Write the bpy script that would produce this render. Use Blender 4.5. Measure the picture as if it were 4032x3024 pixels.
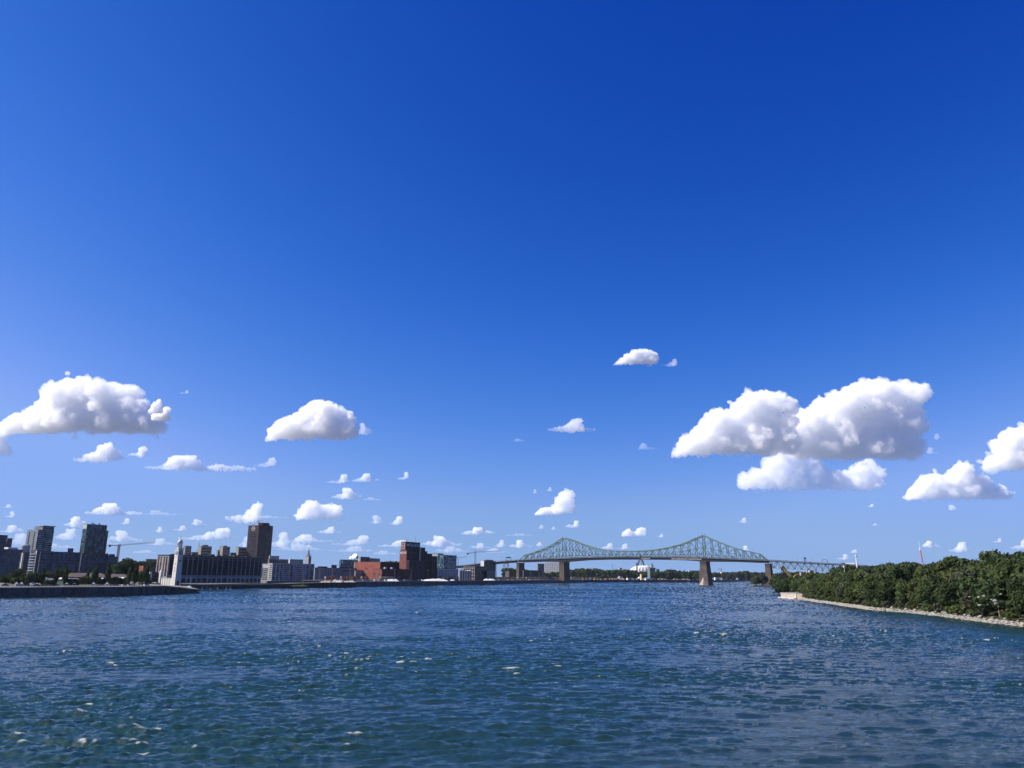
import bpy, bmesh, math, random
import numpy as np
from mathutils import Vector, Matrix, noise
for o in list(bpy.data.objects): bpy.data.objects.remove(o)
scene = bpy.context.scene
C = scene.collection

# ---------------------------------------------------------------- camera, sky, sun, exposure
FPX, CX, CY = 3029.0, 2016.0, 1512.0           # photograph's focal length and centre in its own pixels
PITCH = math.atan((2269.0 - CY) / FPX)
ROLL = 0.009
EYE = 15.5
cam_d = bpy.data.cameras.new('camera'); cam = bpy.data.objects.new('camera', cam_d); C.objects.link(cam)
cam_d.sensor_width = 36.0; cam_d.lens = 36.0 * FPX / 4032.0
cam_d.clip_start = 0.5; cam_d.clip_end = 300000.0
cam.location = (0, 0, EYE); cam.rotation_euler = (Matrix.Rotation(math.pi / 2 + PITCH, 3, 'X') @ Matrix.Rotation(ROLL, 3, 'Z')).to_euler()
scene.camera = cam

SUN_EL = math.radians(40.0)
SUN_H = Vector((-0.998, -0.04)).normalized()    # horizontal direction towards the sun
SUN_DIR = Vector((SUN_H.x * math.cos(SUN_EL), SUN_H.y * math.cos(SUN_EL), math.sin(SUN_EL)))
world = bpy.data.worlds.new('World'); scene.world = world; world.use_nodes = True
wn = world.node_tree.nodes; wl = world.node_tree.links
sky = wn.new('ShaderNodeTexSky'); sky.sky_type = 'NISHITA'; sky.sun_disc = False
sky.sun_elevation = SUN_EL; sky.sun_rotation = math.atan2(SUN_H.x, SUN_H.y)
sky.altitude = 0; sky.air_density = 1.0; sky.dust_density = 0.2; sky.ozone_density = 1.0
EXPOSURE = 0.95; SKY_STRENGTH = 0.10
# the camera's rendering of blue: a power curve on each channel of the sky texture
sep = wn.new('ShaderNodeSeparateColor'); com = wn.new('ShaderNodeCombineColor')
wl.new(sky.outputs['Color'], sep.inputs['Color'])
def wmath(op, a, b):
    n = wn.new('ShaderNodeMath'); n.operation = op
    for i, x in enumerate((a, b)):
        if isinstance(x, (int, float)): n.inputs[i].default_value = x
        else: wl.new(x, n.inputs[i])
    return n.outputs[0]
base_ch = [wmath('MULTIPLY', sep.outputs[i], 0.1) for i in range(3)]
for i, (k, own, other, j, top) in enumerate(((0.82, 0.77, 3.45, 2, 0.30), (0.07, 0.65, 1.30, 2, 0.42), (0.23, 1.02, -0.10, 0, 0.90))):
    c = wmath('MULTIPLY', wmath('POWER', base_ch[i], own), wmath('POWER', base_ch[j], other))
    c = wmath('MULTIPLY', wmath('MINIMUM', wmath('MULTIPLY', c, math.exp(k)), top), 2 ** -EXPOSURE / SKY_STRENGTH)
    chan = chan + [c] if i else [c]
chan[0] = wmath('MINIMUM', chan[0], wmath('MULTIPLY', chan[1], 0.58))      # no purple towards the sun
for i in range(3): wl.new(chan[i], com.inputs[i])
# below the horizon the world glows blue-grey, added to light the cloud bases, above the frame the blue pales again
tco = wn.new('ShaderNodeTexCoord'); sxyz = wn.new('ShaderNodeSeparateXYZ'); wl.new(tco.outputs['Generated'], sxyz.inputs[0])
def wmix(lo, hi, colour, src):
    mr = wn.new('ShaderNodeMapRange'); mr.interpolation_type = 'SMOOTHSTEP'; mr.inputs['From Min'].default_value = lo; mr.inputs['From Max'].default_value = hi
    wl.new(sxyz.outputs['Z'], mr.inputs['Value'])
    mx = wn.new('ShaderNodeMix'); mx.data_type = 'RGBA'; wl.new(mr.outputs['Result'], mx.inputs['Factor'])
    wl.new(src, mx.inputs[6]); k = 2 ** -EXPOSURE / SKY_STRENGTH
    mx.inputs[7].default_value = (colour[0] * k, colour[1] * k, colour[2] * k, 1)
    return mx.outputs[2]
c0 = wmix(0.13, -0.03, (0.30, 0.455, 0.79), com.outputs['Color'])
c1 = wmix(-0.004, -0.05, (0.25, 0.34, 0.57), c0)
c2 = wmix(0.72, 0.95, (0.10, 0.20, 0.52), c1)
wl.new(c2, wn['Background'].inputs['Color'])
wn['Background'].inputs['Strength'].default_value = SKY_STRENGTH
sun_d = bpy.data.lights.new('sun', 'SUN'); sun_d.energy = 5.0; sun_d.angle = math.radians(0.5); sun_d.color = (1.0, 0.93, 0.84)
sun = bpy.data.objects.new('sun', sun_d); C.objects.link(sun)
sun.rotation_euler = SUN_DIR.to_track_quat('Z', 'Y').to_euler()
scene.view_settings.view_transform = 'Standard'; scene.view_settings.look = 'None'
scene.view_settings.exposure = EXPOSURE; scene.view_settings.gamma = 1.0
cy = scene.cycles
cy.max_bounces = 10; cy.diffuse_bounces = 3; cy.glossy_bounces = 3; cy.transmission_bounces = 3
cy.volume_bounces = 16; cy.transparent_max_bounces = 12
cy.sample_clamp_direct = 2.5; cy.sample_clamp_indirect = 4.0
cy.use_denoising = True
try: cy.denoiser = 'OPENIMAGEDENOISE'
except Exception: pass
cy.use_adaptive_sampling = True; cy.adaptive_threshold = 0.02

def tag(o, label=None, cat=None, group=None, kind=None):
    if label: o['label'] = label
    if cat: o['category'] = cat
    if group: o['group'] = group
    if kind: o['kind'] = kind
    return o

CT, ST = math.cos(PITCH), math.sin(PITCH)
CR, SR = math.cos(ROLL), math.sin(ROLL)
def ray(px, py):
    u = (px - CX) / FPX; v = (CY - py) / FPX
    u, v = u * CR - v * SR, u * SR + v * CR
    return u, CT - v * ST, ST + v * CT
def at(px, py, D):
    """The place in the world seen at photograph pixel (px, py), D metres forward of the eye."""
    a, b, c = ray(px, py)
    return Vector((D * a / b, D, EYE + D * c / b))
def on_z(px, py, z=0.0):
    """The place on the level z seen at that pixel."""
    a, b, c = ray(px, py); D = (z - EYE) * b / c
    return Vector((D * a / b, D, z))
def proj(p):
    x, y, z = p[0], p[1], p[2] - EYE
    f = y * CT + z * ST; v = (-y * ST + z * CT) / f; u = x / f
    return CX + FPX * (u * CR + v * SR), CY - FPX * (-u * SR + v * CR)
def along(K, d, px):
    """How far to go from K along the level direction d to reach pixel column px."""
    lo, hi = 0.0, 3000.0
    p0 = proj(K)[0]; s = 1 if px > p0 else -1
    for _ in range(60):
        m = (lo + hi) / 2
        if (proj((K[0] + d[0] * m, K[1] + d[1] * m, K[2]))[0] - px) * s < 0: lo = m
        else: hi = m
    return lo
# ---------------------------------------------------------------- materials
MATS = {}
def mat(name, col, rough=0.8, var=0.12, scale=0.25, metal=0.0, spec=0.18, bump=0.0, stretch=(1, 1, 1), col2=None, emit=None):
    if name in MATS: return MATS[name]
    m = bpy.data.materials.new(name); m.use_nodes = True; MATS[name] = m
    n = m.node_tree.nodes; l = m.node_tree.links; b = n['Principled BSDF']
    b.inputs['Roughness'].default_value = rough; b.inputs['Metallic'].default_value = metal
    b.inputs['Specular IOR Level'].default_value = spec
    if var > 0 or col2:
        tc = n.new('ShaderNodeTexCoord'); mp = n.new('ShaderNodeMapping'); mp.inputs['Scale'].default_value = stretch
        g = n.new('ShaderNodeNewGeometry')
        l.new(g.outputs['Position'], mp.inputs['Vector'])
        nz = n.new('ShaderNodeTexNoise'); nz.inputs['Scale'].default_value = scale; nz.inputs['Detail'].default_value = 5; nz.inputs['Roughness'].default_value = 0.65
        l.new(mp.outputs[0], nz.inputs['Vector'])
        r = n.new('ShaderNodeValToRGB'); l.new(nz.outputs['Fac'], r.inputs['Fac'])
        a = [max(0, c * (1 - var * 2)) for c in col]; z = col2 or [min(1, c * (1 + var * 2)) for c in col]
        r.color_ramp.elements[0].position = 0.33; r.color_ramp.elements[1].position = 0.67
        r.color_ramp.elements[0].color = (*a, 1); r.color_ramp.elements[1].color = (*z, 1)
        l.new(r.outputs['Color'], b.inputs['Base Color'])
        if bump:
            bp = n.new('ShaderNodeBump'); bp.inputs['Strength'].default_value = bump; l.new(nz.outputs['Fac'], bp.inputs['Height']); l.new(bp.outputs['Normal'], b.inputs['Normal'])
    else: b.inputs['Base Color'].default_value = (*col, 1)
    return m
def glass_mat(name, col=(0.03, 0.045, 0.07), cell=(2.2, 3.0), lo=0.35, hi=2.6, rough=0.12):
    """Window glass whose panes differ: each cell of the facade is a little lighter or darker (blinds, rooms)."""
    if name in MATS: return MATS[name]
    m = bpy.data.materials.new(name); m.use_nodes = True; MATS[name] = m
    n = m.node_tree.nodes; l = m.node_tree.links; b = n['Principled BSDF']; b.inputs['Roughness'].default_value = rough; b.inputs['Specular IOR Level'].default_value = .3
    g = n.new('ShaderNodeNewGeometry'); sp = n.new('ShaderNodeVectorMath'); sp.operation = 'DIVIDE'
    sp.inputs[1].default_value = (cell[0], cell[0], cell[1]); l.new(g.outputs['Position'], sp.inputs[0])
    fl = n.new('ShaderNodeVectorMath'); fl.operation = 'FLOOR'; l.new(sp.outputs[0], fl.inputs[0])
    w = n.new('ShaderNodeTexWhiteNoise'); w.noise_dimensions = '3D'; l.new(fl.outputs[0], w.inputs['Vector'])
    p = n.new('ShaderNodeMath'); p.operation = 'POWER'; p.inputs[1].default_value = 2.5; l.new(w.outputs['Value'], p.inputs[0])
    r = n.new('ShaderNodeMix'); r.data_type = 'RGBA'; l.new(p.outputs[0], r.inputs['Factor'])
    r.inputs[6].default_value = (*[c * lo for c in col], 1); r.inputs[7].default_value = (*[min(1, c * hi) for c in col], 1)
    l.new(r.outputs[2], b.inputs['Base Color'])
    return m

# ---------------------------------------------------------------- mesh building
class MB:
    def __init__(s): s.v = []; s.f = []; s.m = []
    def add(s, vs, fs, mi=0):
        k = len(s.v); s.v += [tuple(x) for x in vs]; s.f += [tuple(i + k for i in f) for f in fs]; s.m += [mi] * len(fs); return s
    def box(s, x0, y0, z0, x1, y1, z1, mi=0):
        return s.add([(x0, y0, z0), (x1, y0, z0), (x1, y1, z0), (x0, y1, z0), (x0, y0, z1), (x1, y0, z1), (x1, y1, z1), (x0, y1, z1)],
                     [(3, 2, 1, 0), (4, 5, 6, 7), (0, 1, 5, 4), (1, 2, 6, 5), (2, 3, 7, 6), (3, 0, 4, 7)], mi)
    def prism(s, pts, z0, z1, mi=0):
        n = len(pts); return s.add([(p[0], p[1], z0) for p in pts] + [(p[0], p[1], z1) for p in pts],
            [tuple(range(n - 1, -1, -1)), tuple(range(n, 2 * n))] + [(i, (i + 1) % n, n + (i + 1) % n, n + i) for i in range(n)], mi)
    def frus(s, r0, r1, z0, z1, n=8, c=(0, 0), mi=0, rot=0.0):
        a = [(math.cos(rot + 2 * math.pi * i / n), math.sin(rot + 2 * math.pi * i / n)) for i in range(n)]
        return s.add([(c[0] + r0 * x, c[1] + r0 * y, z0) for x, y in a] + [(c[0] + r1 * x, c[1] + r1 * y, z1) for x, y in a],
            [tuple(range(n - 1, -1, -1)), tuple(range(n, 2 * n))] + [(i, (i + 1) % n, n + (i + 1) % n, n + i) for i in range(n)], mi)
    def bar(s, p, q, w=0.3, h=None, mi=0):
        p = Vector(p); q = Vector(q); d = (q - p)
        if d.length < 1e-6: return s
        d.normalize(); up = Vector((0, 0, 1)) if abs(d.z) < .97 else Vector((1, 0, 0))
        a = d.cross(up).normalized(); b = a.cross(d).normalized(); h = h or w
        c = [(-a * w - b * h) / 2, (a * w - b * h) / 2, (a * w + b * h) / 2, (-a * w + b * h) / 2]
        return s.add([p + x for x in c] + [q + x for x in c], [(3, 2, 1, 0), (4, 5, 6, 7), (0, 1, 5, 4), (1, 2, 6, 5), (2, 3, 7, 6), (3, 0, 4, 7)], mi)
    def build(s, name, mats, parent=None, loc=None, rz=0.0, smooth=False):
        me = bpy.data.meshes.new(name); me.from_pydata(s.v, [], s.f)
        for x in (mats if isinstance(mats, (list, tuple)) else [mats]): me.materials.append(x)
        if any(s.m): me.polygons.foreach_set('material_index', s.m)
        if smooth: me.polygons.foreach_set('use_smooth', [True] * len(me.polygons))
        me.update()
        o = bpy.data.objects.new(name, me); C.objects.link(o)
        if parent: o.parent = parent
        if loc is not None: o.location = loc
        o.rotation_euler.z = rz
        return o
def empty(name, loc, rz=0.0, label=None, cat=None, group=None, kind=None):
    o = bpy.data.objects.new(name, None); C.objects.link(o); o.location = loc; o.rotation_euler.z = rz; o.empty_display_size = 2
    return tag(o, label, cat, group, kind)
def copy_tree(o, parent=None):
    c = o.copy(); C.objects.link(c)
    if parent: c.parent = parent
    for ch in list(KIDS.get(o.name, [])): copy_tree(ch, c)
    return c
KIDS = {}
def remember(root):
    """Note the children of a built thing, so that copies need no scene search."""
    for o in C.objects:
        if o.parent is not None: KIDS.setdefault(o.parent.name, [])
    KIDS[root.name] = [o for o in C.objects if o.parent == root]
    for ch in KIDS[root.name]: KIDS[ch.name] = [o for o in C.objects if o.parent == ch]
def inst(src, loc, rz=0.0, parent=None):
    c = src.copy(); C.objects.link(c); c.location = loc; c.rotation_euler.z = rz
    if parent: c.parent = parent
    return c
CITY = math.radians(27.0)
# A building's own axes: x runs along its long face away from the viewer to the right, y runs along its end face away to the left.
def axes(alpha): return Vector((math.sin(alpha), math.cos(alpha), 0)), Vector((-math.cos(alpha), math.sin(alpha), 0))
def plan(pxL, pxK, pxR, D, alpha=CITY, z=6.0, top=None):
    """Corner nearest the viewer at depth D; the three columns are read at the roof line. Returns corner, length along x (to pxR), length along y (to pxL)."""
    K = at(pxK, top, D)
    ex, ey = axes(alpha)
    lx, ly = along(K, ex, pxR), along(K, ey, pxL); K.z = z
    return K, lx, ly
def gx0(px, D): return at(px, 2269, D).x
def zat(px, py, D): return at(px, py, D).z
def rot_of(alpha): return math.pi / 2 - alpha
GL = lambda: glass_mat('window_glass')
class House:
    """A rectangular building with its own axes: face 'x' is the long face towards the river, face 'y' the end face."""
    def __init__(s, name, label, cat, pxL, pxK, pxR, pyTop, D, wall, alpha=CITY, z=6.0, roof=None, group=None, h=None, lx=None, ly=None, parapet=0.6, up=None):
        s.K, s.lx, s.ly = plan(pxL, pxK, pxR, D, alpha, z, pyTop)
        if lx: s.lx = lx
        if ly: s.ly = ly
        s.h = h if h else zat(pxK, pyTop, D) - z
        s.alpha = alpha; s.z = z
        if up is None:
            s.root = empty(name, s.K, rot_of(alpha), label, cat, group); s.off = Vector((0, 0, 0)); s.K0 = s.K
        else: s.root = up.root; s.K0 = up.K0
        ex, ey = axes(alpha); d = s.K - s.K0
        s.o = Vector((d.dot(ex), d.dot(ey), d.z))        # corner in the root's own frame
        s.wall = MB().box(0, 0, 0, s.lx, s.ly, s.h).build('wall', wall, s.root, s.o)
        if roof is not False:
            t = .5
            MB().box(-.25, -.25, s.h, s.lx + .25, s.ly + .25, s.h + parapet).build('roof', roof or wall, s.root, s.o)
    def p(s, face, u, z, out=0.0):
        """Point on a face: u metres along it, z up, out metres in front."""
        return (s.o + Vector((u, -out, z))) if face == 'x' else (s.o + Vector((-out, u, z)))
    def slab(s, name, face, u0, u1, z0, z1, m, out=.12, depth=None, label=None):
        """A thin box standing out from a face."""
        if face == 'x': o = MB().box(u0, -out, z0, u1, -.0 if depth is None else depth, z1).build(name, m, s.root, s.o)
        else: o = MB().box(-out, u0, z0, -.0 if depth is None else depth, u1, z1).build(name, m, s.root, s.o)
        if label: o['label'] = label
        return o
    def bands(s, face, z0, z1, n, frac=.6, m=None, u0=0.0, u1=1.0, out=.10, name='window_band'):
        L = s.lx if face == 'x' else s.ly; step = (z1 - z0) / n
        a, b = L * u0 + .3, L * u1 - .3; src = None
        for i in range(n):
            zc = z0 + step * (i + .5); hh = step * frac / 2
            if src is None:
                src = s.slab(name, face, a, b, -hh, hh, m or GL(), out); src.location = s.o + Vector((0, 0, zc))
            else: inst(src, s.o + Vector((0, 0, zc)), 0, s.root)
    def posts(s, face, n, w, z0, z1, m, out=.3, u0=0.0, u1=1.0, name='pilaster', ends=True):
        L = s.lx if face == 'x' else s.ly; src = None
        idx = range(n + 1) if ends else range(1, n)
        for i in idx:
            u = L * u0 + L * (u1 - u0) * i / n; u = min(max(u, L * u0 + w / 2), L * u1 - w / 2)
            if src is None:
                src = s.slab(name, face, -w / 2, w / 2, z0, z1, m, out); src.location = s.p(face, u, 0)
            else: inst(src, s.p(face, u, 0), 0, s.root)
    def windows(s, face, cols, rows, z0, z1, w, h, m=None, out=.08, u0=0.0, u1=1.0, name='window', skip=None):
        L = s.lx if face == 'x' else s.ly; src = None
        for i in range(cols):
            for j in range(rows):
                if skip and skip(i, j): continue
                u = L * u0 + L * (u1 - u0) * (i + .5) / cols; z = z0 + (z1 - z0) * (j + .5) / rows
                if src is None:
                    src = s.slab(name, face, -w / 2, w / 2, -h / 2, h / 2, m or GL(), out); src.location = s.p(face, u, z)
                else: inst(src, s.p(face, u, z), 0, s.root)
    def block(s, name, x0, x1, y0, y1, z0, z1, m):
        """A box on top or in front, in fractions of the plan, heights in metres."""
        return MB().box(s.lx * x0, s.ly * y0, z0, s.lx * x1, s.ly * y1, z1).build(name, m, s.root, s.o)
# ---------------------------------------------------------------- the river
rng = np.random.default_rng(11)
def lattice_noise(X, Y, cell, seed, ang=0.0, sx=1.0):
    """Smooth value noise on a rotated, stretched lattice."""
    r = np.random.default_rng(seed); T = r.random((256, 256))
    c, s = math.cos(ang), math.sin(ang)
    U = (X * c + Y * s) / (cell * sx); V = (-X * s + Y * c) / cell
    i = np.floor(U).astype(int); j = np.floor(V).astype(int); f = U - i; g = V - j
    f = f * f * (3 - 2 * f); g = g * g * (3 - 2 * g)
    t = lambda a, b: T[a & 255, b & 255]
    return (t(i, j) * (1 - f) + t(i + 1, j) * f) * (1 - g) + (t(i, j + 1) * (1 - f) + t(i + 1, j + 1) * f) * g
NR, NC = 1350, 860
ys = 48.0 * (2600.0 / 48.0) ** (np.arange(NR) / (NR - 1.0))
tt = np.linspace(-0.84, 0.84, NC)
Y = np.repeat(ys[:, None], NC, 1); X = Y * tt[None, :]
spx = Y * (tt[1] - tt[0]); spy = Y * math.log(2600 / 48) / NR
calm = lattice_noise(X, Y, 26, 1, .1, 1.9) * .5 + lattice_noise(X, Y, 11, 2, -.1, 1.8) * .3 + lattice_noise(X, Y, 60, 3, .2, 1.5) * .35
calm = np.clip((calm - .42) / .32, 0, 1)                    # 0 smooth sheet, 1 ruffled
Z = np.zeros_like(X)
WARP = [lattice_noise(X, Y, c_, 100 + i_) for i_, c_ in enumerate((5, 9, 14, 20, 27, 36))]
for k in range(120):
    lam = 0.75 * (3.4 / 0.75) ** rng.random() if k % 9 else rng.uniform(4, 7.5)
    th = rng.normal(math.radians(87), math.radians(28))      # crests run mostly across the view
    kx, ky = 2 * math.pi / lam * math.cos(th), 2 * math.pi / lam * math.sin(th)
    amp = 0.0115 * lam ** 0.80
    fade = np.clip((lam / np.maximum(spx * abs(math.cos(th)), spy * abs(math.sin(th))) - 1.7) / 1.3, 0, 1)
    ph = kx * X + ky * Y + rng.random() * 6.28 + 2.4 * WARP[min(5, int(rng.integers(0, 2) + lam / 2.2))]
    Z += amp * fade * (np.sin(ph) + .22 * np.cos(2 * ph)) * (.30 + 1.0 * calm if lam < 3.5 else .7 + .5 * calm)
# broken water: little crests, and the lines of foam where the current stands up
near = Z[:400].std(); Z *= 0.098 / near; crest = Z / 0.098
fine = lattice_noise(X, Y, .34, 7, 0, 3.2); fine2 = lattice_noise(X, Y, .16, 8, 0, 2.2); spots = lattice_noise(X, Y, .7, 9, .05, 3.2)
foam = np.clip((crest * .15 + spots * .60 + calm * .16 + .25 * lattice_noise(X, Y, 14, 19, 0, 1.5) - 1.17) * 8, 0, 1) * np.clip((fine * .6 + fine2 * .4 - .50) * 5, 0, 1)
def rapid(px0, px1, py, thick, power):
    global foam
    a = on_z(px0, py); b = on_z(px1, py); cx, cyy = (a.x + b.x) / 2, (a.y + b.y) / 2; L = (b - a).length / 2; dx, dy = (b.x - a.x) / (2 * L), (b.y - a.y) / (2 * L)
    U = ((X - cx) * dx + (Y - cyy) * dy) / L; V = (-(X - cx) * dy + (Y - cyy) * dx) / thick
    m = np.exp(-(U ** 2) ** 2 * 1.2 - V ** 2)
    foam = np.maximum(foam, np.clip((m * power + fine * .55 + fine2 * .3 + spots * .45 - 1.30) * 4.5, 0, 1) * np.clip(m * 3, 0, 1))
rapid(3120, 3320, 2504, 3.2, .62); rapid(3290, 3540, 2492, 4.0, .42); rapid(2980, 3160, 2484, 4.5, .34); rapid(2400, 2620, 2429, 7, .36)
rapid(3960, 4020, 2538, 1.2, .55); rapid(15, 75, 2706, .22, .7); rapid(128, 175, 2694, .22, .65); rapid(465, 612, 2959, .2, .85); rapid(450, 520, 2935, .2, .5)
rapid(180, 330, 2396, 8, .35); rapid(560, 700, 2378, 10, .3); rapid(2480, 2640, 2951, .2, .5); rapid(2820, 2930, 2880, .6, .35); rapid(1130, 1180, 2930, .2, .4)
rapid(690, 730, 2602, .35, .6); rapid(900, 935, 2569, .8, .6); rapid(570, 640, 2880, .2, .35); rapid(2720, 2900, 2835, 1.0, .3)
Z += rng.normal(size=Z.shape) * spy * .15 * (.35 + .95 * calm) * np.clip((Y - 110) / 450, 0, 1)
V3 = np.stack([X, Y, Z], -1).reshape(-1, 3)
I = np.arange(NR * NC).reshape(NR, NC)
Q = np.stack([I[:-1, :-1], I[:-1, 1:], I[1:, 1:], I[1:, :-1]], -1).reshape(-1, 4)
# the same sheet carried on, plainly, to the far reach and to the sides
def ring(ny, y0, y1, nx, k): 
    yy = y0 * (y1 / y0) ** (np.arange(ny) / (ny - 1.0)); t = np.linspace(-k, k, nx)
    return np.stack([yy[:, None] * t[None], np.repeat(yy[:, None], nx, 1), np.zeros((ny, nx))], -1)
R2 = ring(30, ys[-1], 5600.0, NC, 0.84)
R2[0] = V3.reshape(NR, NC, 3)[-1]
n0 = len(V3); V3 = np.concatenate([V3, R2[1:].reshape(-1, 3)])
J = np.concatenate([I[-1:], np.arange(n0, n0 + 29 * NC).reshape(29, NC)])
Q = np.concatenate([Q, np.stack([J[:-1, :-1], J[:-1, 1:], J[1:, 1:], J[1:, :-1]], -1).reshape(-1, 4)])
G_ = np.concatenate([I, J[1:]])                     # every row of the sheet; now carry its edges outwards
nrow = len(G_); n1 = len(V3)
left = V3[G_[:, 0]].copy(); left[:, 0] -= 3500; left[:, 2] = 0
right = V3[G_[:, -1]].copy(); right[:, 0] += 3500; right[:, 2] = 0
front = V3[G_[0]].copy(); front[:, 1] = -320; front[:, 2] = 0
cl = np.array([[left[0, 0], -320, 0], [right[0, 0], -320, 0]])
V3 = np.concatenate([V3, left, right, front, cl])
iL = n1 + np.arange(nrow); iR = iL + nrow; iF = n1 + 2 * nrow + np.arange(NC); iC = n1 + 2 * nrow + NC
Q = np.concatenate([Q, np.stack([iL[:-1], G_[:-1, 0], G_[1:, 0], iL[1:]], -1), np.stack([G_[:-1, -1], iR[:-1], iR[1:], G_[1:, -1]], -1),
                    np.stack([iF[:-1], iF[1:], G_[0, 1:], G_[0, :-1]], -1), np.array([[iC, iF[0], G_[0, 0], iL[0]], [iF[-1], iC + 1, iR[0], G_[0, -1]]])])
me = bpy.data.meshes.new('water'); me.vertices.add(len(V3)); me.vertices.foreach_set('co', V3.ravel())
me.loops.add(Q.size); me.loops.foreach_set('vertex_index', Q.ravel().astype(np.int32))
me.polygons.add(len(Q)); me.polygons.foreach_set('loop_start', np.arange(0, Q.size, 4, dtype=np.int32)); me.polygons.foreach_set('loop_total', np.full(len(Q), 4, dtype=np.int32))
me.polygons.foreach_set('use_smooth', np.ones(len(Q), dtype=bool)); me.update()
for nm, arr in (('foam', foam), ('calm', calm)):
    a = me.attributes.new(nm, 'FLOAT', 'POINT'); full = np.zeros(len(V3), dtype=np.float32); full[:NR * NC] = arr.ravel()
    if nm == 'calm': full[NR * NC:] = .5
    a.data.foreach_set('value', full)
water = bpy.data.objects.new('water', me); C.objects.link(water); tag(water, kind='structure')
wm = bpy.data.materials.new('river_water'); wm.use_nodes = True; me.materials.append(wm)
n = wm.node_tree.nodes; l = wm.node_tree.links; b = n['Principled BSDF']
b.inputs['IOR'].default_value = 1.42; b.inputs['Roughness'].default_value = 0.06
def W(t, **k):
    x = n.new(t)
    for a, v in k.items(): setattr(x, a, v)
    return x
geo = W('ShaderNodeNewGeometry'); at_f = W('ShaderNodeAttribute', attribute_name='foam'); at_c = W('ShaderNodeAttribute', attribute_name='calm')
def nz(scale, sx, sy, det, rough=.6):
    mp = W('ShaderNodeMapping'); mp.inputs['Scale'].default_value = (sx, sy, 1); l.new(geo.outputs['Position'], mp.inputs['Vector'])
    t = W('ShaderNodeTexNoise'); t.inputs['Scale'].default_value = scale; t.inputs['Detail'].default_value = det; t.inputs['Roughness'].default_value = rough
    l.new(mp.outputs[0], t.inputs['Vector']); return t.outputs['Fac']
bp1 = W('ShaderNodeBump'); bp1.inputs['Strength'].default_value = 1.0; bp1.inputs['Distance'].default_value = 0.13; l.new(nz(2.4, .33, 1.0, 7, .68), bp1.inputs['Height'])
bp2 = W('ShaderNodeBump'); bp2.inputs['Strength'].default_value = 1.0; bp2.inputs['Distance'].default_value = .7; l.new(nz(.22, .5, 1.1, 4), bp2.inputs['Height']); l.new(bp1.outputs[0], bp2.inputs['Normal'])
bp3 = W('ShaderNodeBump'); bp3.inputs['Strength'].default_value = 1.0; bp3.inputs['Distance'].default_value = 2.6; l.new(nz(.06, .35, 1.3, 5), bp3.inputs['Height']); l.new(bp2.outputs[0], bp3.inputs['Normal'])
far = W('ShaderNodeVectorMath', operation='LENGTH'); l.new(geo.outputs['Position'], far.inputs[0])
fr = W('ShaderNodeMapRange'); fr.inputs['From Min'].default_value = 200; fr.inputs['From Max'].default_value = 1200; l.new(far.outputs['Value'], fr.inputs['Value']); l.new(fr.outputs[0], bp3.inputs['Strength'])
l.new(bp3.outputs[0], b.inputs['Normal'])
cr = W('ShaderNodeValToRGB'); l.new(at_c.outputs['Fac'], cr.inputs['Fac'])
cr.color_ramp.elements[0].color = (0.009, 0.025, 0.025, 1); cr.color_ramp.elements[1].color = (0.009, 0.031, 0.027, 1)
fm = W('ShaderNodeMix', data_type='RGBA'); l.new(cr.outputs[0], fm.inputs[6]); fm.inputs[7].default_value = (.42, .45, .42, 1)
l.new(at_f.outputs['Fac'], fm.inputs['Factor']); l.new(fm.outputs[2], b.inputs['Base Color'])
rr = W('ShaderNodeMapRange'); l.new(at_f.outputs['Fac'], rr.inputs['Value']); rr.inputs['To Min'].default_value = .06; rr.inputs['To Max'].default_value = .8; l.new(rr.outputs[0], b.inputs['Roughness'])
bed = MB(); bed.box(-9000, -300, -9, 9000, 9000, -8); tag(bed.build('ground', mat('river_bed', (.05, .06, .05))), kind='structure')
# ---------------------------------------------------------------- river banks
quay_mat = mat('quay_concrete', (.075, .072, .075), .9, .22, .35, stretch=(1, 1, .25), bump=.2)
quay_top = mat('quay_top', (.20, .19, .175), .9, .1, .2)
city_ground = mat('city_ground', (.11, .105, .095), .95, .25, .03)
promenade_mat = mat('promenade', (.17, .165, .13), .9, .15, .1)
LEFT = [(-600, -20, 5.6), (-314.2, 492.4, 5.6), (-266, 548, 5.8), (-256, 588, 6.0), (-243, 622, 3.0), (-262, 642, 5.0), (-330, 700, 6.0), (-345, 735, 6.0), (-287.5, 813.5, 4.0),
        (-270, 851, 4.2), (-233, 930, 5.5), (-196.4, 1011.4, 6.6), (-69.6, 1371.9, 7.0), (190.5, 2047.2, 8.0), (723.5, 3052.4, 8.0), (1352, 4458, 8.0), (1700, 5200, 8)]
bm = MB()
vs = [p for p in LEFT] + [(p[0] - 4200 if p[1] < 4000 else p[0] - 4200, p[1] + 2200, 9.0) for p in LEFT]
k = len(LEFT)
bm.add(vs, [(i, i + 1, k + i + 1, k + i) for i in range(k - 1)])
tag(bm.build('city_bank', city_ground), kind='structure')
bm = MB()
far_pts = [(-9000, 2180), (-600, 2180)] ; far_g = MB().box(-9000, 5200, 4, 9000, 9000, 6); tag(far_g.build('far_bank', city_ground), kind='structure')
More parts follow.
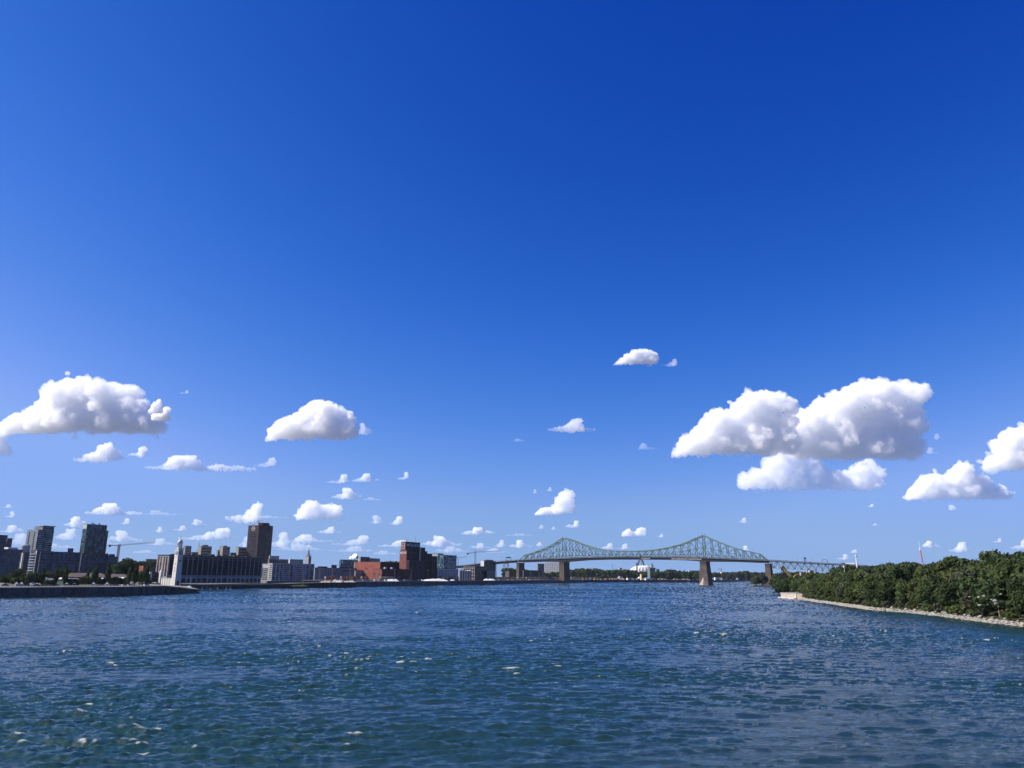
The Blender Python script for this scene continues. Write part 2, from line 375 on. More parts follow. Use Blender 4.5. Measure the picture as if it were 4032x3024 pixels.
def wall_run(name, pts, m, label, cap=True, batter=.0, low=-1.0, ledge=False):
    root = empty(name, (pts[0][0], pts[0][1], 0), 0, label, 'quay wall'); o = Vector((pts[0][0], pts[0][1], 0))
    w = MB(); c = MB(); lg = MB()
    for (x0, y0, z0), (x1, y1, z1) in zip(pts, pts[1:]):
        d = Vector((x1 - x0, y1 - y0, 0)).normalized(); nn = Vector((d.y, -d.x, 0))
        a, b = Vector((x0, y0, 0)) - o, Vector((x1, y1, 0)) - o
        w.add([a + nn * (.0 + batter) + Vector((0, 0, low)), b + nn * batter + Vector((0, 0, low)), b + nn * .05 + Vector((0, 0, z1)), a + nn * .05 + Vector((0, 0, z0)),
               a - nn * 2 + Vector((0, 0, low)), b - nn * 2 + Vector((0, 0, low)), b - nn * 2 + Vector((0, 0, z1)), a - nn * 2 + Vector((0, 0, z0))],
              [(0, 1, 2, 3), (5, 4, 7, 6), (3, 2, 6, 7), (0, 3, 7, 4), (1, 5, 6, 2)])
        c.add([a + nn * .35 + Vector((0, 0, z0)), b + nn * .35 + Vector((0, 0, z1)), b - nn * 1.6 + Vector((0, 0, z1)), a - nn * 1.6 + Vector((0, 0, z0)),
               a + nn * .35 + Vector((0, 0, z0 + .5)), b + nn * .35 + Vector((0, 0, z1 + .5)), b - nn * 1.6 + Vector((0, 0, z1 + .5)), a - nn * 1.6 + Vector((0, 0, z0 + .5))],
              [(3, 2, 1, 0), (4, 5, 6, 7), (0, 1, 5, 4), (1, 2, 6, 5), (2, 3, 7, 6), (3, 0, 4, 7)])
        if ledge:
            lg.add([a + nn * 1.6 + Vector((0, 0, low)), b + nn * 1.6 + Vector((0, 0, low)), b + nn * 1.6 + Vector((0, 0, 1.25)), a + nn * 1.6 + Vector((0, 0, 1.25)),
                    a + Vector((0, 0, low)), b + Vector((0, 0, low)), b + Vector((0, 0, 1.35)), a + Vector((0, 0, 1.35))],
                   [(0, 1, 2, 3), (3, 2, 6, 7), (0, 3, 7, 4), (1, 5, 6, 2)])
    w.build('wall', m, root)
    if cap: c.build('coping', quay_top, root)
    if ledge: lg.build('footing', m, root)
    return root, o
q1, q1o = wall_run('quay_wall', LEFT[0:5], quay_mat, 'long dark concrete quay wall ending under the white clock tower', ledge=True)
wall_run('quay_wall', LEFT[4:9], quay_mat, 'short quay return behind the clock tower facing the basin')
q2, q2o = wall_run('quay_wall', LEFT[8:12], mat('quay_dark', (.045, .045, .05), .9, .2, .3, stretch=(1, 1, .2)), 'dark sheet-pile quay wall in front of the white condominium block')
q3, q3o = wall_run('quay_wall', LEFT[11:14], mat('quay_pale', (.095, .095, .105), .9, .2, .25, stretch=(1, 1, .3)), 'pale port quay wall with a row of round openings', ledge=True)
q4, q4o = wall_run('quay_wall', LEFT[13:17], mat('quay_far', (.035, .037, .05), .9, .2, .1), 'distant dark quay wall beyond the bridge')
# round openings along the port quay
port = MB().frus(1.15, 1.15, 0, .25, 12)
pm = mat('opening_black', (.012, .012, .014), .8, 0)  # near-black discs laid on the wall stand for the openings
first = None
for px in (1395, 1434, 1473, 1511, 1547, 1583, 1618, 1651, 1684, 1717, 1747, 1777, 1807, 1836, 1864, 1891, 1917, 1942, 1967, 1992, 2016, 2040, 2063, 2087, 2110, 2134, 2157, 2180):
    A, B = (LEFT[11], LEFT[12]) if px < 1850 else (LEFT[12], LEFT[13])
    d = Vector((B[0] - A[0], B[1] - A[1], 0)); L = d.length; d.normalize(); nn = Vector((d.y, -d.x, 0))
    t = along((A[0], A[1], 4), d, px); P = Vector((A[0], A[1], 3.9)) + d * t + nn * .12 - q3o
    if first is None:
        first = port.build('opening', pm, q3, P); first.rotation_euler = nn.to_track_quat('Z', 'Y').to_euler()
    else:
        c = first.copy(); C.objects.link(c); c.location = P; c.rotation_euler = nn.to_track_quat('Z', 'Y').to_euler()
# promenade strip along the near quay
tag(MB().add([(-600, -20, 5.75), (-314.2, 492.4, 5.75), (-266, 548, 5.95), (-258, 586, 6.15), (-275, 586, 6.15), (-290, 548, 5.95), (-332, 500, 5.75), (-620, -10, 5.75)],
    [(0, 1, 6, 7), (1, 2, 5, 6), (2, 3, 4, 5)]).build('promenade', promenade_mat), kind='structure')

# island on the right: a low shore that climbs into a wooded hill
RIGHT = [(158, -60), (160, 60), (170, 180), (178.9, 279.7), (184.9, 325.9), (193.1, 382.6), (190, 424.8), (213.2, 562.4), (226.4, 628.6), (243, 700), (262, 745), (330, 900), (400, 1150), (509, 1531), (530, 1640), (552, 1800), (640, 2000), (900, 2500), (1700, 3300), (3200, 4000)]
def shore_dist(x, y):
    best = 1e9; side = 1
    for (ax, ay), (bx, by) in zip(RIGHT, RIGHT[1:]):
        dx, dy = bx - ax, by - ay; t = max(0, min(1, ((x - ax) * dx + (y - ay) * dy) / (dx * dx + dy * dy)))
        d = math.hypot(x - ax - t * dx, y - ay - t * dy)
        if d < best: best = d; side = 1 if ((x - ax) * dy - (y - ay) * dx) > 0 else -1
    return best * side
def hill(x, y):
    d = shore_dist(x, y)
    if d <= 0: return -1.5
    top = 10.5 + max(0, 380 - y) * .045 if y < 420 else (10.5 - (y - 420) / 330 * 5.5 if y < 750 else 5.0)
    t = min(1, d / 75.0); t = t * t * (3 - 2 * t)
    return min(d / 5, 1) * 1.6 + (top - 1.6) * t + .6 * noise.noise(Vector((x * .03, y * .03, 0)))
bm = bmesh.new(); rows = []
samp = []
for (ax, ay), (bx, by) in zip(RIGHT, RIGHT[1:]):
    n_ = max(1, int(math.hypot(bx - ax, by - ay) / 25))
    samp += [(ax + (bx - ax) * i / n_, ay + (by - ay) * i / n_) for i in range(n_)]
offs = [-6, 0, 3, 7, 14, 24, 38, 55, 75, 110, 170, 300, 700, 2500]
for (x, y) in samp:
    rows.append([bm.verts.new((x + o_, y - o_ * .12, hill(x + o_, y - o_ * .12) if o_ > 0 else (-1.5 if o_ < 0 else .1))) for o_ in offs])
for r0, r1 in zip(rows, rows[1:]):
    for i in range(len(offs) - 1): bm.faces.new((r0[i], r0[i + 1], r1[i + 1], r1[i]))
me = bpy.data.meshes.new('island'); bm.to_mesh(me); bm.free(); me.materials.append(mat('forest_floor', (.045, .05, .025), .95, .3, .1))
isl = bpy.data.objects.new('island', me); C.objects.link(isl); tag(isl, kind='structure')
# ---------------------------------------------------------------- the great cantilever bridge
green = mat('bridge_green', (.105, .160, .135), .6, .18, .08, spec=.3)
steel_dark = mat('bridge_dark_steel', (.020, .022, .03), .7, .2, .1)
stone = mat('pier_stone', (.095, .073, .062), .92, .16, .12, bump=.2)
stone_pale = mat('pier_cutwater', (.26, .235, .20), .9, .12, .2)
conc = mat('deck_concrete', (.13, .125, .13), .85, .12, .2)
pale_panel = mat('new_deck_panel', (.24, .21, .20), .85, .15, .15)
BR = Vector((419.0, 1710.0, 0)); BD = Vector((-0.891, 0.454, 0)).normalized(); BN = Vector((BD.y, -BD.x, 0)); BN = -BN if BN.y < 0 else BN
if BN.y < 0: BN = -BN                                     # BN points away from the viewer, across the bridge
def s_of(px):
    d = BD if px < proj((BR.x, BR.y, 50))[0] else -BD
    return along((BR.x, BR.y, 50), d, px) * (1 if d is BD else -1)
def prof(tab):
    out = []
    for px, py in tab:
        s = s_of(px); P = BR + BD * s; out.append((s, zat(px, py, P.y)))
    return sorted(out)
def lerp(pf, s):
    if s <= pf[0][0]: return pf[0][1]
    for (a, za), (b, zb) in zip(pf, pf[1:]):
        if s <= b: return za + (zb - za) * (s - a) / (b - a)
    return pf[-1][1]
DECK = prof([(1745, 2232), (1829, 2226), (1872, 2220.6), (1954, 2211.6), (2042, 2205), (2128, 2201.5), (2216, 2198.8), (2300, 2195.5), (2390, 2193), (2500, 2192.8), (2645, 2193.5), (2750, 2195), (2770, 2196), (2890, 2201.5), (3022, 2206), (3133, 2212.6), (3291, 2221), (3366, 2225.5), (3420, 2229)])
TOP = prof([(2055, 2188), (2091, 2179), (2137, 2162), (2175, 2144.5), (2216, 2118), (2250, 2127), (2285, 2142), (2316, 2152), (2350, 2160.5), (2391, 2167.5), (2430, 2170), (2500, 2170.3), (2557, 2168), (2609, 2161), (2673, 2147), (2712, 2133.5), (2750, 2116), (2770, 2108), (2819, 2129.5), (2854, 2144), (2887, 2155.5), (2914, 2164), (2960, 2174), (2996, 2182.5)])
bz = lambda s: lerp(DECK, s)
tz = lambda s: lerp(TOP, s)
sR, sL = 0.0, s_of(2216); sA, sB = s_of(3022), s_of(2042)
W = 21.0
bridge = empty('truss_bridge', BR, 0, 'green steel cantilever bridge with two peaked truss towers on tall stone piers', 'bridge')
def bp(s, side, z): return BD * s + BN * (W if side else 0) + Vector((0, 0, z))
span = sL
anchorR = [sA + (0 - sA) * i / 8 for i in range(8)]
main = [span * i / 20 for i in range(20)]
anchorL = [span + (sB - span) * i / 7 for i in range(8)]
nodes = anchorR + main + anchorL
for side in (0, 1):
    m = MB()
    for i, (a, b) in enumerate(zip(nodes, nodes[1:])):
        za, zb = bz(a) - 1.5, bz(b) - 1.5
        ta = tz(a) if i > 0 else za; tb = tz(b) if i < len(nodes) - 2 else zb
        m.bar(bp(a, side, ta), bp(b, side, tb), 1.5, 2.1)                      # top chord
        m.bar(bp(a, side, za), bp(b, side, zb), 1.4, 2.0)                      # bottom chord
        if 0 < i: m.bar(bp(a, side, za), bp(a, side, ta), 1.3 if (abs(a) < 1 or abs(a - span) < 1) else .8)
        mid = (a + b) / 2; zm = (za + zb) / 2; tm = (ta + tb) / 2; tall = tm - zm
        rising = (a < 0) or (span / 2 <= a < span) if False else ((a < 0) or (span / 2 - 1 <= a < span - 1))
        if tall > 24:
            # tall panels: K shaped, with a half-height strut
            ha, hb = (za + ta) / 2, (zb + tb) / 2
            if rising: m.bar(bp(a, side, za), bp(b, side, hb), 1.24); m.bar(bp(b, side, hb), bp(a, side, ta), 0.93); m.bar(bp(mid, side, (za + hb) / 2), bp(b, side, zb), 0.78); m.bar(bp(mid, side, (za + hb) / 2), bp(mid, side, zm), 0.70)
            else: m.bar(bp(b, side, zb), bp(a, side, ha), 1.24); m.bar(bp(a, side, ha), bp(b, side, tb), 0.93); m.bar(bp(mid, side, (zb + ha) / 2), bp(a, side, za), 0.78); m.bar(bp(mid, side, (zb + ha) / 2), bp(mid, side, zm), 0.70)
            m.bar(bp(a, side, ha), bp(b, side, hb), 0.70)
        else:
            if rising: m.bar(bp(a, side, za), bp(b, side, tb), 1.16); m.bar(bp(mid, side, (za + tb) / 2), bp(b, side, zb), 0.70)
            else: m.bar(bp(a, side, ta), bp(b, side, zb), 1.16); m.bar(bp(mid, side, (ta + zb) / 2), bp(a, side, za), 0.70)
            m.bar(bp(mid, side, zm), bp(mid, side, (za + tb) / 2 if rising else (ta + zb) / 2), 0.70)
    m.build('truss', green, bridge)
for i, a in enumerate(nodes[1:-1]):
    m = MB(); t = tz(a); z = bz(a) - 1.5; h = t - z
    m.bar(bp(a, 0, t - .6), bp(a, 1, t - .6), 1.24)
    lo = z + 7.5
    if h > 12:
        m.bar(bp(a, 0, lo), bp(a, 1, lo), .8, 1.2); top = t - .6
        k = max(1, int((top - lo) / 14))
        for j in range(k):
            z0 = lo + (top - lo) * j / k; z1 = lo + (top - lo) * (j + 1) / k
            m.bar(bp(a, 0, z0), bp(a, 1, z1), 0.62); m.bar(bp(a, 1, z0), bp(a, 0, z1), 0.62)
            if j: m.bar(bp(a, 0, z0), bp(a, 1, z0), 0.78)
    b = nodes[i + 2]
    if i + 2 < len(nodes) - 1: m.bar(bp(a, 0, t), bp(b, 1, tz(b)), 0.62); m.bar(bp(a, 1, t), bp(b, 0, tz(b)), 0.62)
    m.build('sway_brace', green, bridge)
for s in (0, span):
    for side in (0, 1):
        m = MB().frus(.8, .12, 0, 5.5, 6); m.frus(.9, .9, -.6, .3, 6); m.build('finial', green, bridge, bp(s, side, tz(s)))
# deck
def strip(name, s0, s1, y0, y1, dz0, dz1, m, step=20, depth=None):
    b = MB(); k = max(1, int(abs(s1 - s0) / step)); ss = [s0 + (s1 - s0) * i / k for i in range(k + 1)]
    vs = []
    for s in ss:
        z = bz(s); d = dz0(s) if callable(dz0) else dz0
        for yy, dz in ((y0, d), (y1, d), (y1, dz1), (y0, dz1)): vs.append(BD * s + BN * yy + Vector((0, 0, z + dz)))
    fs = [(0, 1, 2, 3), tuple(4 * k + j for j in (3, 2, 1, 0))]
    for i in range(k):
        for j in range(4): fs.append((4 * i + j, 4 * i + (j + 1) % 4, 4 * (i + 1) + (j + 1) % 4, 4 * (i + 1) + j)[::-1])
    return b.add(vs, fs).build(name, m, bridge)
SL, SR_ = s_of(1745), s_of(3420)
strip('deck', SR_, SL, -3.5, W + 3.5, -1.1, -.2, conc)
strip('girder', s_of(2022), SL, -2.0, -1.2, -4.6, -1.12, steel_dark)
strip('girder', s_of(2022), SL, W + 1.2, W + 2.0, -4.6, -1.12, steel_dark)
strip('girder', sA, sB, -2.2, -1.2, lambda s: -5.6 - 2.6 * max(0, 1 - min(abs(s), abs(s - span)) / 60), -1.12, steel_dark)
strip('girder', sA, sB, W + 1.2, W + 2.2, lambda s: -5.6 - 2.6 * max(0, 1 - min(abs(s), abs(s - span)) / 60), -1.12, steel_dark)
strip('floor_framing', sA, sB, -1.1, W + 1.1, -4.4, -1.12, steel_dark)
for a, b in ((2526, 2562), (2645, 2764)):
    o = strip('deck_panel', s_of(a), s_of(b), -2.6, -2.25, -5.2, -1.3, pale_panel); o['label'] = 'pale new panel hung below the deck'
for y in (-3.3, W + 3.2):
    b = MB(); s = SR_
    while s < SL:
        s2 = min(s + 24, SL); b.bar(BD * s + BN * y + Vector((0, 0, bz(s) + 1.3)), BD * s2 + BN * y + Vector((0, 0, bz(s2) + 1.3)), .22, .3)
        b.bar(BD * s + BN * y + Vector((0, 0, bz(s) + .6)), BD * s2 + BN * y + Vector((0, 0, bz(s2) + .6)), .15, .2)
        for k in range(4): q = s + 6 * k; b.bar(BD * q + BN * y + Vector((0, 0, bz(q) - .2)), BD * q + BN * y + Vector((0, 0, bz(q) + 1.4)), .2)
        s = s2
    b.build('railing', steel_dark, bridge)
# stone piers
def pier(s, wn, wl, zt, zb, taper=.06, name='pier', cut=False, m=stone, extra=4):
    """wn across the bridge, wl along it"""
    b = MB(); cy = W / 2
    def ringp(z, gl, gn): return [BD * (s + a * (wl / 2 + gl)) + BN * (cy + c * (wn / 2 + gn)) + Vector((0, 0, z)) for a, c in ((1, -1), (-1, -1), (-1, 1), (1, 1))]
    g = (zt - zb) * taper
    levels = [(zb, g, g), (zt - 5.2, 0, 0), (zt - 5.2, .7, .7), (zt - 4.2, .7, .7), (zt - 4.2, .1, .1), (zt - 1.2, .1, .1), (zt - 1.2, 1.0, 1.0), (zt, 1.0, 1.0)]
    vs = []; fs = []
    for L_ in levels: vs += ringp(*L_)
    for i in range(len(levels) - 1):
        for j in range(4): fs.append((4 * i + j, 4 * i + (j + 1) % 4, 4 * i + 4 + (j + 1) % 4, 4 * i + 4 + j))
    fs += [(3, 2, 1, 0), tuple(4 * (len(levels) - 1) + j for j in range(4))]
    o = b.add(vs, fs).build(name, m, bridge)
    if cut:
        c = ringp(zb, g, g); n = -BN
        base = [c[0], c[1]]; mid_ = (c[0] + c[1]) / 2 + n * 6.5
        top_ = (c[0] + c[1]) / 2 + Vector((0, 0, 19)) + BN * 1.2
        MB().add([base[0], base[1], mid_, top_], [(0, 2, 3), (2, 1, 3), (0, 3, 1), (0, 1, 2)]).build('cutwater', stone_pale, o)
    return o
pier(0, 36, 13.5, bz(0) - 7.8, -2, .075, cut=True)
pier(span, 34, 11, bz(span) - 8.2, 6, .02)
pier(sA, 30, 9.5, bz(sA) - 7.0, .5, .05)
pier(sB, 30, 6.5, bz(sB) - 6.5, 7, .03)
# right-hand approach: trusses hung below the deck
s0, s1 = sA - 4, s_of(3420); npan = 14
for side in (0, 1):
    b = MB()
    for i in range(npan):
        a = s0 + (s1 - s0) * i / npan; c = s0 + (s1 - s0) * (i + 1) / npan; mm = (a + c) / 2; dp = 15.0
        P = lambda s, d: bp(s, side, bz(s) - d)
        b.bar(P(a, 1.6), P(c, 1.6), .9, 1.2); b.bar(P(a, 1.6), P(mm, dp), .8); b.bar(P(mm, dp), P(c, 1.6), .8); b.bar(P(mm, 1.6), P(mm, dp), .35)
        b.bar(P(a, dp), P(a, 1.6), .25)
        if i < npan - 1: b.bar(P(mm, dp), P(mm + (c - a), dp), .6)
    b.build('approach_truss', green, bridge)
for i in (1, 3, 5, 7):
    s = s0 + (s1 - s0) * i * 2 / npan
    MB().bar(bp(s, 0, bz(s) - 15), bp(s, 0, 4), 2.0).bar(bp(s, 1, bz(s) - 15), bp(s, 1, 4), 2.0).bar(bp(s, 0, bz(s) - 17), bp(s, 1, bz(s) - 17), 1.6).build('approach_pier', conc, bridge)
# left-hand approach: steel trestle legs and a concrete frame
for px in (1985, 1935, 1880, 1820, 1765):
    s = s_of(px); m_ = MB(); gz = 8
    for side in (0, 1):
        for q in (-2.2, 2.2): m_.bar(bp(s + q, side, bz(s) - 4.7), bp(s + q * 1.6, side, gz), 1.0)
        z = gz
        while z < bz(s) - 10: m_.bar(bp(s - 3, side, z), bp(s + 3, side, z + 6), .4); m_.bar(bp(s + 3, side, z), bp(s - 3, side, z + 6), .4); z += 6
    m_.bar(bp(s, 0, bz(s) - 5.5), bp(s, 1, bz(s) - 5.5), 1.2); m_.bar(bp(s, 0, gz + 8), bp(s, 1, bz(s) - 8), .6); m_.bar(bp(s, 1, gz + 8), bp(s, 0, bz(s) - 8), .6)
    m_.build('trestle', green, bridge)
# small things on the deck: sign gantries, lamps
def gantry(px, wpx, hh, label):
    s = s_of(px); g = empty('sign_gantry', BR + bp(s, 0, bz(s) - .2) - BN * 3, 0, label, 'gantry')
    A = Vector((0, 0, 0)); Bv = BN * (W + 6); T = Vector((0, 0, hh))
    MB().bar(A, A + T, .9).build('post', steel_dark, g); MB().bar(Bv, Bv + T, .9).build('post', steel_dark, g)
    b = MB(); b.bar(A + T, Bv + T, .7, .6); b.bar(A + T - Vector((0, 0, 2)), Bv + T - Vector((0, 0, 2)), .7, .6)
    for i in range(8): b.bar(A + (Bv - A) * i / 8 + T, A + (Bv - A) * (i + 1) / 8 + T - Vector((0, 0, 2)), .35)
    b.build('beam', steel_dark, g); MB().bar(A + (Bv - A) * .3 + T - Vector((0, 0, 1)), A + (Bv - A) * .7 + T - Vector((0, 0, 1)), .8, 3.2).build('sign_board', mat('sign_back', (.06, .07, .08), .6, 0), g)
gantry(1994, 21, 9.5, 'dark sign gantry over the bridge deck left of the green truss')
gantry(3168, 14, 10, 'dark sign gantry over the bridge deck right of the green truss')
lampm = mat('lamp_grey', (.30, .31, .33), .5, 0, metal=.3)
for i, px in enumerate((1786, 1853, 1906, 1978, 2035, 3040, 3065, 3095, 3121, 3143, 3200, 3235, 3270, 3305)):
    s = s_of(px); r = empty('street_lamp', BR + bp(s, 0, bz(s) - .2) - BN * 3.2, 0, 'slender lamp post on the bridge deck ' + ('left of the truss' if px < 2100 else 'right of the truss'), 'lamp', 'lamps along the bridge deck')
    MB().frus(.28, .16, 0, 11.5, 6).build('post', lampm, r); MB().bar((0, 0, 11.3), BN * 2.6 + Vector((0, 0, 12.3)), .22).build('arm', lampm, r); MB().bar(BN * 2.2 + Vector((0, 0, 12.2)), BN * 3.6 + Vector((0, 0, 12.3)), .5, .3).build('lamp_head', lampm, r)
# ---------------------------------------------------------------- the old port and the city
white_p = mat('white_plaster', (.50, .48, .44), .8, .05, .3)
stone_w = mat('pale_limestone', (.27, .265, .26), .85, .12, .2)
brick_d = mat('dark_and_shaded_brick', (.028, .022, .026), .9, .2, .3)  # dark brick of the warehouse, also the brewery's shaded sides
brick_r = mat('sunlit_red_brick', (.19, .070, .060), .9, .15, .25)  # brewery brick with sunlight put into its colour
brick_l = mat('sunlit_orange_brick', (.24, .075, .055), .9, .12, .2)  # brighter brick colour painting sunlit end walls
brick_b = mat('brown_cladding', (.040, .023, .026), .7, .1, .2)
conc_g = mat('grey_concrete', (.15, .15, .165), .85, .12, .15)
conc_l = mat('light_concrete', (.26, .26, .27), .85, .1, .15)
conc_d = mat('dark_concrete', (.06, .06, .07), .85, .15, .15)
metal_g = mat('grey_siding', (.19, .195, .215), .6, .12, .4, stretch=(1, 1, .05))
roof_d = mat('dark_roof', (.05, .05, .055), .9, .2, .2)
roof_b = mat('brown_roof', (.09, .07, .07), .9, .15, .2)
steel_w = mat('white_metal', (.55, .55, .54), .5, .04, .3)
blue_glass = glass_mat('blue_glass', (.035, .060, .095), (3.2, 3.0), .25, 4.0, .1)
green_glass = glass_mat('green_glass', (.045, .080, .100), (3.0, 3.0), .3, 3.2, .12)
dark_glass = glass_mat('dark_glass', (.02, .026, .04), (2.6, 3.2), .4, 2.4, .12)
black_m = mat('near_black', (.012, .012, .015), .6, 0)
clock_f = mat('clock_face', (.16, .20, .22), .4, .05)

# white clock tower on the end of the quay
AT = math.radians(33.5); K = at(687, 2306, 690); a_ = 5.7
ct = empty('clock_tower', K, rot_of(AT), 'tall white clock tower with a domed lantern on the end of the quay', 'clock tower')
Ht = zat(700, 2163, 690) - K.z
m = MB(); tp = .42
def sq(i, z): return [(i, i, z), (a_ - i, i, z), (a_ - i, a_ - i, z), (i, a_ - i, z)]
vs = sq(0, 0) + sq(tp, Ht * .86) + sq(tp, Ht); m.add(vs, [(3, 2, 1, 0), (8, 9, 10, 11)] + [(4 * k + j, 4 * k + (j + 1) % 4, 4 * k + 4 + (j + 1) % 4, 4 * k + 4 + j) for k in (0, 1) for j in range(4)])
m.build('shaft', white_p, ct)
MB().box(tp - .35, tp - .35, Ht * .80, a_ - tp + .35, a_ - tp + .35, Ht * .815).build('string_course', white_p, ct)
MB().box(tp - .3, tp - .3, Ht, a_ - tp + .3, a_ - tp + .3, Ht + .5).build('cornice', white_p, ct)
c_ = a_ / 2
for nm, loc, rot in (('x', (c_, tp * 1.0 - .12, Ht * .905), (math.pi / 2, 0, 0)), ('y', (tp * 1.0 - .12, c_, Ht * .905), (math.pi / 2, 0, -math.pi / 2)), ('b', (c_, a_ - tp + .12, Ht * .905), (-math.pi / 2, 0, 0)), ('d', (a_ - tp + .12, c_, Ht * .905), (math.pi / 2, 0, math.pi / 2))):
    f = MB().frus(1.75, 1.75, -.05, .14, 20).build('clock_dial', clock_f, ct, loc); f.rotation_euler = rot
    MB().box(-.12, -.15, .15, .12, 1.25, .22).box(-.15, -.12, .15, .85, .12, .22).build('clock_hand', steel_w, f)
for zz_ in (.40, .47, .58): MB().box(-.06, c_ - .35, Ht * zz_, tp * zz_ + .05, c_ + .15, Ht * (zz_ + .035)).build('window', dark_glass, ct, (tp * zz_ - .05, 0, 0))
for q in (-.8, 0, .8): MB().box(c_ + q - .22, tp * .7 - .14, Ht * .66, c_ + q + .22, tp * .7 + .3, Ht * .71).build('window', dark_glass, ct)
MB().box(c_ - .9, -.1, 0, c_ + .9, .3, 4.2).build('door', black_m, ct)
m = MB()
for i in range(8):
    an = math.pi / 8 + i * math.pi / 4; x, y = c_ + 1.75 * math.cos(an), c_ + 1.75 * math.sin(an); m.frus(.32, .32, Ht + 2.0, Ht + 5.6, 6, (x, y))
m.frus(2.25, 2.15, Ht + .5, Ht + 2.0, 8, (c_, c_), rot=math.pi / 8).frus(2.2, 2.3, Ht + 5.6, Ht + 6.3, 8, (c_, c_), rot=math.pi / 8).build('lantern', white_p, ct)
m = MB(); z0 = Ht + 6.3; prof_ = [(2.1, 0), (1.95, .8), (1.5, 1.6), (.8, 2.2), (.42, 3.0), (.3, 4.2), (.04, 6.2)]
for (r0, h0), (r1, h1) in zip(prof_, prof_[1:]): m.frus(r0, r1, z0 + h0, z0 + h1, 12, (c_, c_))
m.build('dome', mat('lantern_roof', (.50, .47, .42), .6, .08, .5), ct)
for x, y in ((.5, .5), (a_ - .5, .5), (a_ - .5, a_ - .5), (.5, a_ - .5)): MB().frus(.45, .35, Ht + .5, Ht + 1.6, 6, (x, y)).frus(.35, .02, Ht + 1.6, Ht + 2.8, 6, (x, y)).build('pinnacle', white_p, ct)
# the white screen wall that joins it, with its end pylon
ex, ey = axes(AT); Kw = K + ey * a_ + ex * .6
Lw = along(Kw, ey, 630)
sw = empty('screen_wall', Kw, rot_of(AT), 'low white panelled wall joining the clock tower on its left', 'wall')
MB().box(0, 0, -.3, .9, Lw, 5.9).build('wall', white_p, sw); MB().box(-.2, 0, 5.9, 1.1, Lw, 6.3).build('coping', white_p, sw)
for i in range(5): MB().box(-.22, Lw * i / 5 + .1, .1, 0, Lw * i / 5 + .5, 5.8).build('buttress', white_p, sw)
pyl = empty('pylon', Kw + ey * (Lw + .02), rot_of(AT), 'white pylon with a pointed cap at the end of the low white wall', 'pylon')
MB().box(-.6, 0, -.3, 1.6, 2.2, 11.5).build('shaft', white_p, pyl); MB().add([(-.7, -.1, 11.5), (1.7, -.1, 11.5), (1.7, 2.3, 11.5), (-.7, 2.3, 11.5), (.5, 1.1, 14.0)], [(0, 1, 4), (1, 2, 4), (2, 3, 4), (3, 0, 4), (3, 2, 1, 0)]).build('cap', white_p, pyl)

# the long cold-storage warehouse behind it
wh = House('warehouse', 'long dark brick warehouse with pale pilasters and an arcade behind the clock tower', 'warehouse', 622, 668, 1033, 2186, 800, brick_d, z=5.5, roof=roof_d)
H = wh.h; ar = H * .245
wh.slab('arcade', 'x', 0, wh.lx, 0, ar, stone_w, .5); wh.slab('arcade', 'y', 0, wh.ly, 0, ar, stone_w, .5)
wh.slab('cornice', 'x', -.3, wh.lx + .3, H * .955, H * .975, stone_w, .7); wh.slab('cornice', 'y', 0, wh.ly, H * .945, H * .975, stone_w, .7)
EX, EY = axes(CITY)
us = [along(wh.K, EX, p) for p in (690, 708, 731, 750, 771, 790, 814, 828.5, 849, 869, 893.6, 908, 927.5, 944.5, 962.7, 978, 995, 1012, 1030)]
us = [min(u, wh.lx - .6) for u in us]
for i, u in enumerate([.6] + us): wh.slab('pilaster', 'x', u - .38, u + .38, ar + .02, H * .95, stone_w, .3)
allu = [.6] + us
for i, (u, v) in enumerate(zip(allu, allu[1:])):
    w_ = v - u
    if w_ < 3: continue
    wh.slab('glazing', 'x', u + 1.0, v - 1.0, ar + H * .04, H * .86, mat('shaded_glazing', (.012, .012, .02), .6, .3, .5, spec=.1), .12)  # glazing coloured dark for the shaded long side
    wh.slab('spandrel', 'x', u + .8, v - .8, ar + .3, ar + H * .045, stone_w, .3)
    wh.slab('spandrel', 'x', u + .8, v - .8, H * .865, H * .885, mat('spandrel_grey', (.13, .13, .14), .8, 0), .3)
    r = min(w_ * .36, 3.2); b = MB(); arc = [(-r, 0), (r, 0)] + [(r * math.cos(t), ar * .42 + r * .8 * math.sin(t)) for t in [math.pi * k / 8 for k in range(9)]]
    n_ = len(arc); b.add([(x, -.6, z) for x, z in arc] + [(x, -.3, z) for x, z in arc], [tuple(range(n_)), tuple(range(2 * n_ - 1, n_ - 1, -1))] + [(i_, n_ + i_, n_ + (i_ + 1) % n_, (i_ + 1) % n_) for i_ in range(n_)])
    b.build('arch_opening', dark_glass, wh.root, wh.o + Vector(((u + v) / 2, 0, .4)))
for f in (0.02, .27, .47, .53, .73, .98):
    u = wh.ly * f; u = min(max(u, .6), wh.ly - .6); wh.slab('pilaster', 'y', u - .6, u + .6, ar + .02, H * .945, stone_w, .6)
for a, b_ in ((.06, .24), (.30, .45), (.56, .70), (.76, .95)):
    wh.slab('glazing', 'y', wh.ly * a, wh.ly * b_, ar + 1.5, H * .84, glass_mat('sunlit_warm_glazing', (.09, .05, .045), (2.4, 3.3), .5, 2.4, .4), .15)  # brighter glazing colour paints the sunlit end
    wh.slab('opening', 'y', wh.ly * a + .5, wh.ly * b_ - .5, 1.0, ar * .62, black_m, .62)
wh.slab('spandrel', 'y', .5, wh.ly - .5, H * .86, H * .885, stone_w, .35)
for i in range(7): wh.block('roof_unit', .06 + .13 * i, .10 + .13 * i, .3, .5, H + .6, H + (2.6 if i % 2 else 1.5), conc_d)
for u in allu[1::2]: wh.slab('parapet_block', 'x', u - .8, u + .8, H + .6, H + 1.7, roof_d, .2, depth=1.2)
